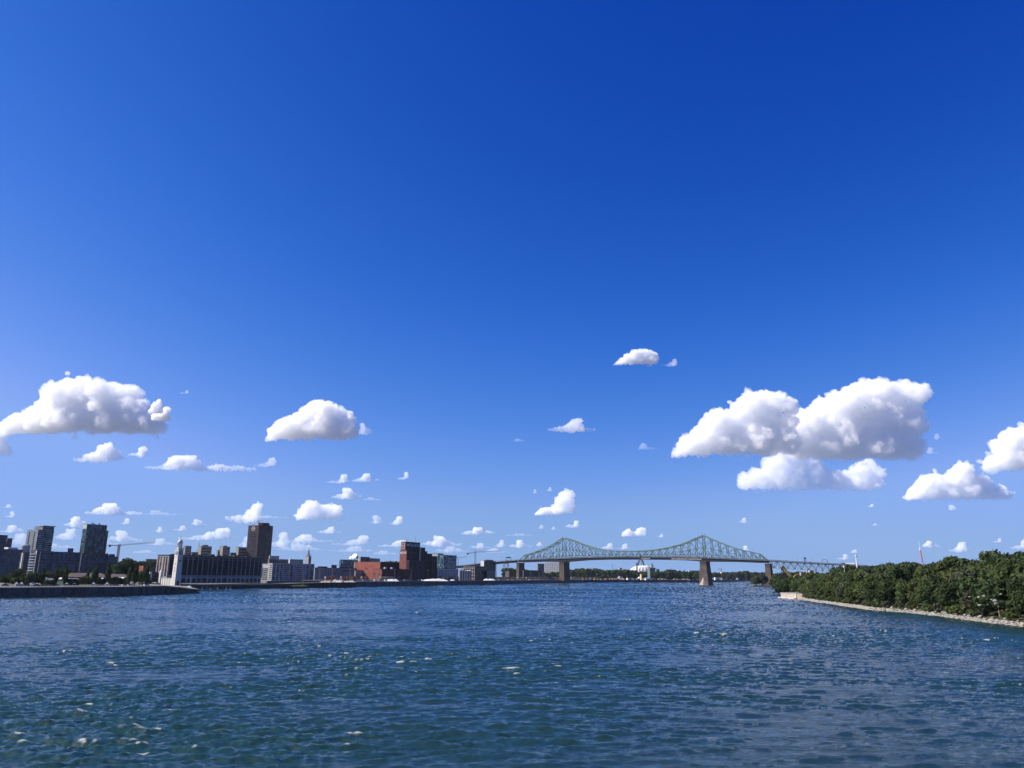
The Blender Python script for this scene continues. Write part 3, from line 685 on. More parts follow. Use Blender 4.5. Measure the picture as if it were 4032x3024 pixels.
wh.block('sign_tower', 1.0, 1.012, -.03, .03, H * .40, H * .62, steel_w)

def slab_tower(label, pxL, pxK, pxR, py, D, wall_m=None, nb=9, group='housing slabs behind the warehouse', crown=None):
    t = House('apartment_tower', label, 'tower block', pxL, pxK, pxR, py, D, wall_m or mat('slab_beige', (.25, .235, .20), .85, .1, .2), z=9, roof=conc_g, group=group)
    t.bands('x', t.h * .15, t.h * .97, nb, .55, dark_glass); t.posts('x', 4, 1.2, 0, t.h, conc_g, .4)
    if crown: t.block('penthouse', .25, .7, .2, .8, t.h + .6, t.h + crown, conc_g)
    return t
slab_tower('grey tower block just right of the clock tower lantern', 724, 730, 754, 2150, 1500)
slab_tower('tower block right of the thin green spire', 782, 793, 834, 2151, 1480, crown=3)
slab_tower('stepped tower block over the middle of the warehouse roof', 864, 878, 906, 2153, 1500, crown=2.5)
slab_tower('tower block nearest the brown high-rise', 929, 940, 976, 2155, 1480)
lowb = House('rooftop_block', 'low dark block between two tower blocks behind the warehouse', 'building', 752, 758, 781, 2175, 1400, conc_d, z=9, group='low blocks behind the warehouse'); lowb.bands('x', lowb.h * .6, lowb.h * .95, 3)
lowb = House('rooftop_block', 'low dark block left of the tower nearest the brown high-rise', 'building', 905, 911, 931, 2177, 1400, conc_d, z=9, group='low blocks behind the warehouse'); lowb.bands('x', lowb.h * .6, lowb.h * .95, 3)
lowb = House('rooftop_block', 'small stepped annex left of the middle tower block', 'building', 853, 858, 866, 2167, 1450, mat('slab_beige', (.25, .235, .20)), z=9, group='low blocks behind the warehouse'); lowb.bands('x', lowb.h * .6, lowb.h * .95, 3)

def spire(name, label, px, pyb, pyt, D, w, body_top=None, m=None, mb=None):
    P = at(px, pyb, D); P.z = 8
    r = empty(name, P, rot_of(CITY), label, 'spire'); top = zat(px, pyt, D) - 8; bt = (zat(px, body_top, D) - 8) if body_top else 1
    MB().box(-w / 2, -w / 2, 0, w / 2, w / 2, bt).build('tower', mb or stone_w, r)
    for x in (-1, 1):
        for y in (-1, 1): MB().frus(w * .13, .05, bt, bt + (top - bt) * .3, 5, (x * w * .42, y * w * .42)).build('pinnacle', mb or stone_w, r)
    MB().frus(w * .42, w * .22, bt, bt + (top - bt) * .35, 8).frus(w * .22, .08, bt + (top - bt) * .35, top, 8).build('spire', m or mat('slate_spire', (.09, .10, .11), .6, .1), r)
    MB().box(-w * .2, -w / 2 - .1, bt * .72, w * .2, -w / 2 + .2, bt * .93).build('belfry_opening', black_m, r)
    return r
spire('church_spire', 'thin grey-green spire between two tower blocks behind the warehouse', 779, 2190, 2133, 1500, 5, 2170, mat('copper_green', (.16, .24, .20), .7, .1))
spire('church_spire', 'pointed stone church spire behind the white condominium block', 1212, 2230, 2155, 1650, 8.5, 2192)
MBp = empty('flagpole', at(1223, 2230, 1700), 0, 'thin pole beside the pointed church spire', 'pole'); MB().frus(.6, .2, -5, zat(1223, 2208, 1700) - MBp.location.z, 6).build('pole', stone_w, MBp); MB().frus(.8, .1, zat(1223, 2208, 1700) - MBp.location.z, zat(1223, 2206, 1700) - MBp.location.z + .5, 6).build('finial', stone_w, MBp)

# brown hexagonal high-rise with aerials
D = 1480.0; zb = 9.0; K = at(1020.5, 2068, D); K.z = zb
ht = zat(1020, 2068, D) - zb
hr = empty('high_rise', K, 0, 'tall brown hexagonal high-rise with aerials on its roof', 'high-rise')
L0 = at(978.5, 2068, D + 10) - at(1020.5, 2068, D); R1 = at(1064.5, 2068, D + 9) - at(1020.5, 2068, D)
pl = [(0, 0), (L0.x, 10.0), (L0.x + 3, 30.0), (3, 44.0), (R1.x + 3.5, 32.0), (R1.x, 9.0)][::-1]
MB().prism(pl[::-1] if False else [(0, 0), (R1.x, 9.0), (R1.x + 1.0, 24.0), (3, 34.0), (L0.x + 6, 26.0), (L0.x, 10.0)], 0, ht).build('wall', brick_b, hr)
hu = math.hypot(L0.x, 10.0); hv = math.hypot(R1.x, 9.0)
dl = Vector((L0.x, 10.0, 0)).normalized(); nl = Vector((-dl.y, dl.x, 0)); nl = nl if nl.y < 0 else -nl
dr = Vector((R1.x, 9.0, 0)).normalized(); nr = Vector((dr.y, -dr.x, 0))
def face_box(o, d, nv, u0, u1, z0, z1, out, name, m, inn=.2):
    c = [o + d * u0 - nv * inn, o + d * u1 - nv * inn, o + d * u1 + nv * out, o + d * u0 + nv * out]
    return MB().add([p + Vector((0, 0, z0)) for p in c] + [p + Vector((0, 0, z1)) for p in c], [(3, 2, 1, 0), (4, 5, 6, 7), (0, 1, 5, 4), (1, 2, 6, 5), (2, 3, 7, 6), (3, 0, 4, 7)]).build(name, m, hr)
Z0 = Vector((0, 0, 0))
for i in range(20):
    z = ht * .85 - i * 3.85
    if z < 3: break
    face_box(Z0, dl, nl, hu * .16, hu * .86, z, z + 1.9, .15, 'window_band', dark_glass)
    face_box(Z0, dr, nr, hv * .08, hv * .72, z, z + 1.9, .15, 'window_band', dark_glass)
    face_box(Z0, dr, nr, hv * .78, hv * .97, z, z + 1.6, .9, 'balcony', mat('brown_balcony', (.16, .13, .08), .8, 0))
cap = MB().prism([(L0.x * .22, 10), (4, 8), (R1.x * .62, 14), (R1.x * .6, 28), (2, 34), (L0.x * .25, 28)], ht, ht + (zat(1020, 2057, D) - zat(1020, 2068, D))); cap.build('penthouse', mat('dark_brown', (.05, .035, .035), .8, .1), hr)
ec = Vector((0, 0, 0)) + dl * hu * .5 + nl * .35 + Vector((0, 0, ht * .935)); em = steel_w
for k in range(8):                                             # round emblem of dots and segments
    an = k * math.pi / 4; p = ec + dl * (3.6 * math.cos(an)) + Vector((0, 0, 3.6 * math.sin(an)))
    o = MB().box(-.75, -.15, -.75, .75, .15, .75).build('emblem_mark', em, hr, p); o.rotation_euler = (0, an, math.atan2(dl.y, dl.x))
o = MB().box(-1.7, -.15, -.5, 1.7, .15, .5).build('emblem_mark', em, hr, ec); o.rotation_euler.z = math.atan2(dl.y, dl.x)
ph = ht + 5
for px, py, base in ((997, 2048, ht), (1003, 2050, ht), (1015, 2046, ph), (1020, 2033, ph), (1022, 2045, ph), (1031, 2047, ph), (1051, 2048, ht), (1055.5, 2049, ht)):
    P = at(px, py, D + 18) - K; MB().frus(.35, .12, base, P.z, 5, (P.x, 18)).build('aerial', conc_g, hr)
MB().frus(1.2, 1.2, ph + 3, ph + 4.5, 8, ((at(1016, 2050, D + 18) - K).x, 17)).build('dish', conc_g, hr)

# grey blocks between the high-rise and the spire
b = House('office_building', 'grey concrete office block directly right of the brown high-rise', 'building', 1055, 1060, 1101, 2203, 1350, conc_g, z=8); b.posts('x', 8, 1.2, 0, b.h, conc_d, .4); b.block('penthouse', .05, .95, .1, .8, b.h + .6, b.h + 6.5, conc_l)
b = House('office_building', 'low grey ribbed block in the middle right of the brown high-rise', 'building', 1098, 1100, 1138, 2203, 1360, conc_g, z=8); b.posts('x', 7, 1.2, 0, b.h, conc_d, .4)
b = House('office_building', 'pale block with a bright white left edge left of the church spire', 'building', 1137, 1142, 1194, 2203, 1370, conc_l, z=8); b.bands('x', 1, b.h, 8, .35, conc_g); b.slab('stair_strip', 'y', 0, b.ly, 0, b.h + .8, steel_w, .4)
# white condominium block on the quay
cb = House('condominium', 'white framed condominium block of eight storeys behind the dark quay wall', 'building', 1058, 1072, 1238, 2219, 1010, stone_w, z=6.5, roof=stone_w, alpha=math.radians(40))
frame = mat('white_frame', (.38, .38, .39), .7, .05)
cb.bands('x', 1.5, cb.h - .8, 8, .78, blue_glass, 0, .87, .15); cb.bands('x', 1.5, cb.h - .8, 8, .86, green_glass, .88, 1, .2)
for f in (0, .085, .17, .245, .40, .475, .55, .70, .78, .87): cb.slab('column', 'x', cb.lx * f, cb.lx * f + 1.1, 0, cb.h, frame, .5)
for k in range(0, 8, 1): cb.slab('balcony', 'x', cb.lx * .255, cb.lx * .395, 1.2 + k * (cb.h - 2) / 8, 1.9 + k * (cb.h - 2) / 8, frame, 1.3)
for k in range(0, 8, 1): cb.slab('balcony', 'x', cb.lx * .56, cb.lx * .69, 1.2 + k * (cb.h - 2) / 8, 1.9 + k * (cb.h - 2) / 8, frame, 1.3)
cb.slab('chimney_breast', 'x', cb.lx * .475, cb.lx * .52, 0, cb.h * .86, conc_l, 1.6); cb.bands('y', 1.5, cb.h - 1, 8, .5, dark_glass, 0, .7)
b = House('condominium_wing', 'wing with a bright sunlit top left of the white condominium block', 'building', 1035, 1063, 1071, 2222, 1035, stone_w, z=6.5, roof=frame); b.bands('y', 1, b.h * .78, 7, .5, dark_glass); b.posts('y', 7, .9, b.h * .82, b.h, frame, .3); b.slab('attic', 'y', 1, b.ly - 1, b.h * .80, b.h * .95, steel_w, .15)
b = House('quay_shed', 'low grey wall of the quay shed below the white condominium block', 'shed', 1048, 1052, 1262, 2289, 925, conc_d, z=4.2, roof=conc_g, alpha=math.radians(38)); b.posts('x', 9, .8, 0, b.h, conc_g, .3)

# grey port sheds and the brewery
b = House('port_shed', 'long grey corrugated port shed with small round windows left of the brewery', 'shed', 1234, 1240, 1402, 2236, 1180, metal_g, z=7, roof=conc_d, alpha=math.radians(34)); b.posts('x', 16, .7, b.h * .45, b.h, mat('shed_rib', (.09, .09, .11), .7, 0), .4)
b.windows('x', 22, 1, b.h * .74, b.h * .86, 1.5, 1.5, black_m, .15, .5, 1.0, name='round_window')
b.slab('canopy', 'x', b.lx * .18, b.lx * .6, b.h * .74, b.h * .80, conc_l, 2.2); b.block('roof_unit', .4, .52, .2, .6, b.h + .6, b.h + 5, conc_d); b.block('roof_unit', .08, .3, .2, .6, b.h + .6, b.h + 2.4, roof_d); b.block('roof_unit', .6, .9, .2, .6, b.h + .6, b.h + 2.8, roof_d)
b = House('port_shed', 'lower grey end of the port shed in front of the pale red brick hall', 'shed', 1396, 1401, 1470, 2246, 1230, metal_g, z=7, roof=conc_d); b.windows('x', 5, 1, b.h * .5, b.h * .62, 1.5, 1.5, black_m, .15)
b = House('broadcast_building', 'green glazed building with white satellite dishes on its roof', 'building', 1336, 1342, 1415, 2204, 1650, green_glass, z=8, roof=conc_l); b.bands('x', b.h * .55, b.h * .8, 2, .5, dark_glass); b.slab('emblem', 'x', 3, 7, b.h * .82, b.h * .95, steel_w, .3)
for px, r in ((1381, 3.2), (1397, 6.0), (1408, 4.0)):
    P = at(px, 2200, 1660); d = empty('satellite_dish', (P.x, P.y, zat(px, 2203, 1650) + .5), 0, {1381: 'smallest', 1397: 'largest', 1408: 'middle-sized'}[px] + ' white satellite dish on the green glazed building', 'dish', 'satellite dishes on the green glazed building')
    m = MB(); m.frus(r * .25, r, 0, r * .45, 14); o = m.build('reflector', steel_w, d, (0, 0, r * .9)); o.rotation_euler = (math.radians(60), 0, math.radians(-25)); MB().frus(r * .18, r * .12, -.5, r * .9, 6).build('mount', conc_g, d)
b = House('office_building', 'grey box building behind the pale red brick hall', 'building', 1411, 1420, 1457, 2193, 1500, conc_d, z=8, roof=conc_l); b.slab('wall_panel', 'y', 0, b.ly, 0, b.h, conc_l, .2)
b = House('office_building', 'pale glazed block just right of the grey box building', 'building', 1455, 1458, 1496, 2199, 1520, green_glass, z=8, roof=conc_l); b.bands('x', b.h * .4, b.h * .95, 4, .4)
BT = CITY
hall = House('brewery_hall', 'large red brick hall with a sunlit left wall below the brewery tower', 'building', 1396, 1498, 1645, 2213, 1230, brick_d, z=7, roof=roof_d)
hall.slab('end_wall', 'y', 0, hall.ly, 0, hall.h, brick_l, .3); hall.windows('x', 5, 3, hall.h * .3, hall.h * .8, 5, 2, dark_glass, .2, .62, .98)  # end wall painted as lit brick, other sides as shaded brick
hall.windows('y', 3, 1, hall.h * .38, hall.h * .6, 2.4, 4.5, mat('vent_grey', (.2, .18, .17), .8, 0), .5)
for f in (.3, .45, .62, .8): hall.block('roof_unit', f, f + .05, .1, .3, hall.h + .6, hall.h + 2.4, conc_g)
hall.slab('edge_strip', 'y', hall.ly - 1.5, hall.ly, 0, hall.h, stone_w, .6)
hb = House('brewery_annex', 'lower red brick annex in front of the brewery, rust red wall', 'building', 1466, 1504, 1612, 2241, 1170, mat('shaded_rust_wall', (.07, .026, .03), .85, .12, .2), z=7, roof=roof_d)
hb.slab('end_wall', 'y', 0, hb.ly, 0, hb.h, brick_r, .3); hb.windows('y', 2, 1, hb.h * .45, hb.h * .7, 2.2, 2.6, black_m, .45); hb.block('roof_dome', .1, .16, .02, .12, hb.h + .6, hb.h + 3, steel_w); hb.block('roof_dome', .34, .40, .02, .12, hb.h + .6, hb.h + 3, steel_w)  # bright slab colours the sunlit end, darker walls the shaded sides
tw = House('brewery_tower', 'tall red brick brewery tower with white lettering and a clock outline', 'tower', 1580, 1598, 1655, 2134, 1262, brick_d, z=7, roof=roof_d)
tw.slab('end_wall', 'y', 0, tw.ly, 0, tw.h, brick_r, .3)  # brighter slab paints the sunlit side of the same brick
rb = mat('dark_rib', (.09, .08, .09), .8, .05)
tw.posts('x', 5, .7, 2, tw.h * .70, rb, .5, .12, .80); tw.slab('string_course', 'x', tw.lx * .08, tw.lx * .84, tw.h * .71, tw.h * .735, rb, .6); tw.slab('dark_backing', 'x', tw.lx * .1, tw.lx * .82, 3, tw.h * .70, black_m, .1)  # near-black sheet fills the wall between the ribs
low = House('brewery_tower_base', 'x', 'x', 1575, 1602, 1612, 2168, 1256, brick_d, z=7, roof=roof_d, up=tw); low.slab('end_wall', 'y', 0, low.ly, 0, low.h, brick_r, .3)  # lit end and shaded sides coloured separately, as on the tower
def letters(house, face, text, u0, u1, z0, z1, m, label=None, out=.35, name='lettering'):
    cu = bpy.data.curves.new(name, 'FONT'); cu.body = text; cu.size = 1.0; cu.extrude = .05; cu.offset = .018
    tmp = bpy.data.objects.new('tmp', cu); C.objects.link(tmp); bpy.context.view_layer.update()
    dg = bpy.context.evaluated_depsgraph_get(); me = bpy.data.meshes.new_from_object(tmp.evaluated_get(dg)); bpy.data.objects.remove(tmp)
    co = np.zeros(len(me.vertices) * 3); me.vertices.foreach_get('co', co); co = co.reshape(-1, 3)
    mn, mx = co.min(0), co.max(0); s = (co - mn) / (mx - mn)
    out_co = np.zeros_like(co)
    if face == 'x': out_co[:, 0] = u0 + s[:, 0] * (u1 - u0); out_co[:, 1] = -out + (1 - s[:, 2]) * .25 - .25
    else: out_co[:, 1] = u1 - s[:, 0] * (u1 - u0); out_co[:, 0] = -out + (1 - s[:, 2]) * .25 - .25
    out_co[:, 2] = z0 + s[:, 1] * (z1 - z0)
    me.vertices.foreach_set('co', out_co.ravel()); me.materials.clear(); me.materials.append(m); me.name = name; me.update()
    o = bpy.data.objects.new(name, me); C.objects.link(o); o.parent = house.root; o.location = house.o
    if label: o['label'] = label
    return o
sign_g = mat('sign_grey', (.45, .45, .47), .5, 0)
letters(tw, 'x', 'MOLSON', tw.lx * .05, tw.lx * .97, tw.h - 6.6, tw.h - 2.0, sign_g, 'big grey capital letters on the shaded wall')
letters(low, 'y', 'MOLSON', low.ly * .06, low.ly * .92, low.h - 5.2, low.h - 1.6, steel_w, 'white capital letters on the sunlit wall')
# clock outline: a rounded frame and one slanting hand
fr = MB(); ccu, ccz, ru, rz_ = tw.ly * .48, tw.h - 6.2, tw.ly * .30, 4.6
pts = []
for k in range(24):
    t = 2 * math.pi * k / 24; cx_, sx_ = math.cos(t), math.sin(t); pts.append(Vector((-.55, ccu + ru * math.copysign(abs(cx_) ** .55, cx_), ccz + rz_ * math.copysign(abs(sx_) ** .55, sx_))))
for p, q in zip(pts, pts[1:] + pts[:1]): fr.bar(p, q, .5, .5)
fr.build('clock_outline', steel_w, tw.root, tw.o); MB().bar((-.55, ccu + ru * .45, ccz + 1.4), (-.55, ccu - ru * .45, ccz - 1.6), .8, .8).build('clock_hand', steel_w, tw.root, tw.o)
for px, py in ((1594, 2107), (1603.5, 2108), (1636, 2108)):
    P = at(px, py, 1275) - tw.K; u = P.dot(EX); v = P.dot(EY); MB().frus(.3, .1, tw.h, P.z, 5, (u, v)).build('aerial', conc_g, tw.root)
for (a, k, r_, py, hh, lb) in ((1655, 1660, 1674, 2157, 0, 'tall narrow brick stack building right of the brewery tower'), (1673, 1675, 1682, 2172, 0, 'narrow stepped brick block right of the brewery stack'), (1680, 1684, 1701, 2181, 0, 'dark brick block on the falling skyline of the brewery, upper step'), (1698, 1702, 1722, 2191, 0, 'dark brick block on the falling skyline of the brewery, lower step')):
    t = House('brewery_block', lb, 'building', a, k, r_, py, 1290, brick_d, z=7, roof=roof_d, group='stepped brewery blocks'); t.posts('x', 2, .6, 0, t.h, rb, .3)
b = House('brewery_block', 'dark brick lower block between the brewery tower and the white warehouse', 'building', 1600, 1612, 1722, 2207, 1240, mat('brewery_dark', (.028, .018, .024), .9, .15, .2), z=7, roof=roof_d, group='stepped brewery blocks'); b.posts('x', 9, .6, 3, b.h, rb, .35, .1, .5)
b = House('glass_office', 'angular grey-green office building behind the brewery', 'building', 1700, 1724, 1746, 2180, 1500, conc_g, z=8, roof=conc_d); b.slab('wall_panel', 'y', 0, b.ly, 0, b.h, mat('greenish_panel', (.25, .29, .28), .6, .05), .2)
b = House('glass_office', 'blue glass office block with pale stripes right of the brewery', 'building', 1727, 1748, 1798, 2186, 1440, blue_glass, z=8, roof=conc_d); b.slab('wall_panel', 'y', 0, b.ly, 0, b.h, green_glass, .2); b.bands('y', 3, b.h, 9, .3, conc_l, .1, .9)
for k, (u0, u1) in enumerate(((.25, 1), (.3, 1), (.22, .95))): b.slab('stripe', 'x', b.lx * u0, b.lx * u1, b.h * (.86 - .14 * k), b.h * (.90 - .14 * k), conc_l, .3)
wg = House('white_warehouse', 'long white warehouse with four rows of small square windows', 'warehouse', 1648, 1671, 1804, 2238, 1330, mat('white_grey_wall', (.36, .36, .36), .85, .1, .2), z=7.5, roof=conc_d, alpha=math.radians(31))
wg.windows('x', 22, 4, 1, wg.h * .92, 1.9, 2.0, dark_glass, .1); wg.posts('x', 8, .5, 0, wg.h, conc_g, .25); wg.windows('y', 3, 3, wg.h * .3, wg.h, 1.8, 2, dark_glass, .1)
for i, px in enumerate((1812, 1822, 1832, 1841, 1850)):
    P = at(px, 2266, 1380); s_ = empty('silo', (P.x, P.y, 7.5), 0, 'grey port silo in the row right of the white warehouse', 'silo', 'grey silos right of the white warehouse'); hh = zat(px, 2246 if i < 2 else 2247, 1380) - 7.5
    MB().frus(2.3, 2.3, 0, hh, 14).build('body', metal_g, s_, smooth=False); MB().frus(2.4, .4, hh, hh + 1.2, 14).build('roof', steel_w if i > 2 else conc_g, s_)
b = House('terminal', 'dark glass building with a brown concrete frame under the bridge approach', 'building', 1826, 1870, 1918, 2230, 1420, dark_glass, z=7.5, roof=conc_g); b.posts('y', 5, 1.0, 0, b.h, mat('tan_frame', (.24, .20, .18), .85, .1), .5); b.bands('y', 0, b.h, 4, .25, mat('tan_frame', (.24, .20, .18)), 0, 1, .45, name='floor_slab'); b.posts('x', 10, .5, 0, b.h, conc_d, .35)
b = House('glass_office', 'low dark glass block right of the brown framed building', 'building', 1914, 1918, 1951, 2247, 1450, dark_glass, z=7.5, roof=conc_g); b.bands('x', 0, b.h, 4, .3, conc_g, name='floor_slab')
b = House('office_building', 'pale topped block peeking over the bridge approach', 'building', 1893, 1906, 1952, 2208, 1900, conc_d, z=8, roof=conc_g); b.slab('wall_panel', 'y', 0, b.ly, 0, b.h, steel_w, .3); b.block('penthouse', .2, .8, .1, .7, b.h + .6, b.h + 3, conc_g)
b = House('brown_shed', 'small brown gabled shed under the bridge approach', 'shed', 1991, 2003, 2010, 2254, 2040, mat('tan_wall', (.22, .18, .16), .9, .1), z=7.5, roof=False)
b.root['label'] = 'small brown gabled shed under the bridge approach'; MB().add([(0, -.5, b.h), (b.lx, -.5, b.h), (b.lx, b.ly + .5, b.h), (0, b.ly + .5, b.h), (-.5, b.ly / 2, b.h + 3.5), (b.lx + .5, b.ly / 2, b.h + 5)], [(0, 1, 5, 4), (2, 3, 4, 5), (0, 4, 3), (1, 2, 5), (3, 2, 1, 0)]).build('roof', mat('tan_roof', (.30, .26, .23), .9, .1), b.root, b.o)
b = House('dark_block', 'long low dark block seen between the bridge piers', 'building', 2058, 2062, 2136, 2246, 1850, conc_d, z=8, roof=roof_d, alpha=math.radians(45)); b.bands('x', 1, b.h, 4, .5)
b = House('office_building', 'grey block beside the white gridded hospital', 'building', 2113, 2118, 2143, 2220, 2250, conc_g, z=8, roof=conc_d, alpha=math.radians(60)); b.bands('x', b.h * .2, b.h, 6, .5)
wb = House('white_hospital', 'bright white block with a grid of dark windows under the bridge', 'building', 2142.5, 2144, 2200, 2215.5, 2300, mat('bright_white', (.62, .61, .58), .8, .03), z=8, alpha=math.radians(100), ly=30)
wb.windows('x', 8, 8, 2, wb.h * .98, 2.9, 2.2, dark_glass, .15, .02, .98)

# ------------ left: glass towers and apartment rows
tan_l = mat('sunlit_tan', (.60, .53, .42), .85, .06)  # pale tan puts sunlight into the colour of building edges
def apartments(label, pxL, pxK, pxR, py, D, wm, storeys, alpha=CITY, glass=None, piers=8, cat='building', z=6.5, name='apartment_building', end=None, endlit=False, pm_=None, frac=.55):
    t = House(name, label, cat, pxL, pxK, pxR, py, D, wm, z=z, alpha=alpha, roof=conc_d)
    t.bands('x', 1.5, t.h - .6, storeys, frac, glass or blue_glass)
    t.posts('x', piers, 1.1, 0, t.h, pm_ or wm, .35)
    t.bands('y', 1.5, t.h - .6, storeys, .45, glass or blue_glass, .15, .85)
    if end: t.slab('painted_sun_edge', 'y', 0, 1.2, 0, t.h, end, .5)  # strip colours the edge as if sunlit
    return t
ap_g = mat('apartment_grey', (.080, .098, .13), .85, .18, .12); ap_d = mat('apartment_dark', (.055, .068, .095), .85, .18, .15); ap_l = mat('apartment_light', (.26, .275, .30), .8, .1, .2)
apartments('stepped dark apartment block cut by the left picture edge, tallest part', -60, -20, 30, 2107, 930, ap_d, 14)
apartments('lower step of the dark apartment block at the left picture edge', 26, 30, 49, 2121, 935, ap_d, 13, piers=3)
t = apartments('long grey apartment row at the left picture edge below the stepped block', -80, -40, 90, 2162, 800, ap_g, 10, piers=14)
t.block('penthouse', .6, .9, .2, .6, t.h + .5, t.h + 2.6, steel_w)
t = apartments('narrow block with an edge coloured as sunlit between the grey apartment rows', 83, 92, 122, 2177, 790, ap_d, 9, piers=3, end=tan_l); t.slab('painted_sun_edge', 'x', 0, .9, 0, t.h, tan_l, .5)
t = apartments('apartment block with corners coloured as sunlit and many balconies', 121, 147, 158, 2168, 780, ap_d, 10, piers=2, end=tan_l)
for k in range(10): t.slab('balcony', 'y', 1, t.ly - 1, 2 + k * (t.h - 3) / 10, 2.8 + k * (t.h - 3) / 10, ap_l, 1.4)
t = apartments('wide grey apartment block left of centre in the row, plain wall panels', 157, 160, 209, 2171, 790, ap_g, 9, piers=4, frac=.42)
t = apartments('middle of the apartment row with small rooftop hut', 208, 212, 320, 2174, 800, ap_g, 9, piers=12); t.block('penthouse', .5, .70, .2, .5, t.h + .5, t.h + 4.5, ap_d)
t = apartments('right end of the apartment row below the right-hand glass tower', 318, 322, 426, 2181, 805, ap_d, 9, piers=11, glass=green_glass)
t = apartments('low grey apartment block right of the row near the crane', 420, 428, 464, 2193, 830, ap_g, 7, piers=6); t.block('penthouse', .1, .7, .2, .6, t.h + .5, t.h + 3, ap_d)
t = apartments('small brown topped block behind the apartment row left of the crane', 415, 419, 424, 2181, 850, ap_d, 8, piers=2)
# curved pale vent beside the left-hand glass tower
P = at(97, 2180, 880); v_ = empty('rooftop_silo', (P.x, P.y, 6), 0, 'pale rounded stair tower left of the left-hand glass tower', 'tower'); hh = zat(97, 2148, 880) - 6
MB().frus(4.6, 4.6, 0, hh, 16).build('body', ap_l, v_); MB().frus(4.6, 2.4, hh, hh + 1.6, 16).build('cap', ap_l, v_)
# left-hand glass tower
g1 = House('glass_tower', 'left-hand glass tower with a pale left wall and balconies on the right', 'tower block', 109, 152, 213, 2087, 900, green_glass, z=6.5, roof=conc_g)
g1.slab('end_wall', 'y', 0, g1.ly, 0, g1.h, mat('pale_panel', (.15, .175, .20), .6, .12, .2), .3)
g1.windows('y', 2, 16, g1.h * .25, g1.h * .97, 2.4, 1.9, black_m, .4, 0.05, 1.0)
g1.bands('x', 1, g1.h, 24, .35, ap_l, 0, .4, .2, name='spandrel')
top1 = House('upper', 'x', 'x', 138, 171, 213, 2073, 905, green_glass, z=6.5, roof=conc_g, up=g1); top1.slab('end_wall', 'y', 0, top1.ly, g1.h, top1.h, conc_g, .3)
top1.bands('x', 1, top1.h, 25, .32, ap_l, .3, .95, 1.5, name='balcony'); top1.posts('x', 4, .9, 0, top1.h, ap_d, .5)
top1.slab('roof_slab', 'x', -1, top1.lx + 1.4, top1.h + .3, top1.h + 1.1, conc_l, 1.6, depth=6)
# right-hand glass tower
g2 = House('glass_tower', 'right-hand glass tower, dark green glass from top to bottom', 'tower block', 328, 344, 421, 2065, 905, mat('tower_green', (.03, .048, .05), .4, .1, .2), z=6.5, roof=conc_g)
g2.bands('x', 1, g2.h - 3, 23, .7, green_glass, 0, 1, .15); g2.posts('x', 8, .7, 0, g2.h, ap_d, .5); g2.bands('y', 1, g2.h - 3, 23, .6, green_glass); g2.slab('attic', 'y', 0, g2.ly, g2.h - 5, g2.h, mat('pale_green_panel', (.36, .42, .38), .6, .05), .4); g2.slab('attic', 'x', 0, g2.lx, g2.h - 4.5, g2.h - .6, blue_glass, .4)
for a, q in ((.35, .5), (.72, .6)): MB().bar((g2.lx * a, g2.ly * .3, g2.h + .5), (g2.lx * (a - .08), g2.ly * .3, g2.h + 2.6), .6).bar((g2.lx * q, g2.ly * .3, g2.h + .5), (g2.lx * (a - .08), g2.ly * .3, g2.h + 2.6), .5).build('roof_beam', conc_g, g2.root, g2.o)
s2 = House('side', 'x', 'x', 418, 420, 427, 2092, 915, mat('tower_green', (.03, .048, .05)), z=6.5, up=g2); s2.bands('x', 1, s2.h, 20, .4, conc_g, name='balcony', out=.6)
# brick blocks by the hill
b = House('brick_block', 'hazy purple-grey block on the tree-covered slope left of the warehouse', 'building', 573, 578, 640, 2202, 1500, mat('mauve_brick', (.13, .11, .13), .9, .08), z=8); b.bands('x', b.h * .55, b.h, 4, .3, conc_d)
b = House('brick_house', 'orange brick building among trees left of the warehouse', 'building', 549, 566, 640, 2229, 980, mat('shaded_maroon_brick', (.10, .05, .05), .9, .1), z=6.5); b.slab('end_wall', 'y', 0, b.ly, 0, b.h, brick_l, .3); b.bands('x', b.h * .3, b.h * .9, 3, .4)  # shade coloured into the maroon sides, sunlight into the bright end
b = House('sign_slab', 'tall white billboard slab on a post beside the warehouse', 'billboard', 588, 590, 598, 2251, 760, steel_w, z=zat(590, 2273, 760), roof=False, ly=.8); MB().box(.4 * b.lx, .1, -b.o.z - 0 if False else -(zat(590, 2273, 760) - 6.5), .6 * b.lx, .6, 0).build('post', conc_d, b.root, b.o)
b = House('brown_house', 'low grey-brown building behind the white billboard', 'building', 596, 599, 640, 2254, 800, mat('grey_brown', (.08, .065, .07), .9, .1), z=6.5); b.bands('x', 1, b.h, 3, .4)
# sheds of the old port quay
def shed(label, pxL, pxK, pxR, py, D, wm, rm, rise=3, alpha=math.radians(35), z=6, cat='shed', depth=18):
    s = House('quay_shed', label, cat, pxL, pxK, pxR, py, D, wm, z=z, roof=False, alpha=alpha, ly=depth)
    MB().add([(-.6, -.8, s.h), (s.lx + .6, -.8, s.h), (s.lx + .6, s.ly + .8, s.h), (-.6, s.ly + .8, s.h), (-.6, s.ly / 2, s.h + rise), (s.lx + .6, s.ly / 2, s.h + rise)], [(0, 1, 5, 4), (2, 3, 4, 5), (0, 4, 3), (1, 2, 5), (3, 2, 1, 0)]).build('roof', rm, s.root, s.o)
    s.bands('x', .5, s.h * .8, 1, .6, dark_glass); return s
slate = mat('slate_roof', (.11, .125, .16), .8, .08); teal = mat('teal_wall', (.04, .065, .07), .8, .1)
shed('brown roofed quay shed with dark gables, left half', 300, 304, 420, 2272, 640, mat('shed_brown', (.06, .055, .06), .9, .1), roof_b, 3.2, depth=20)
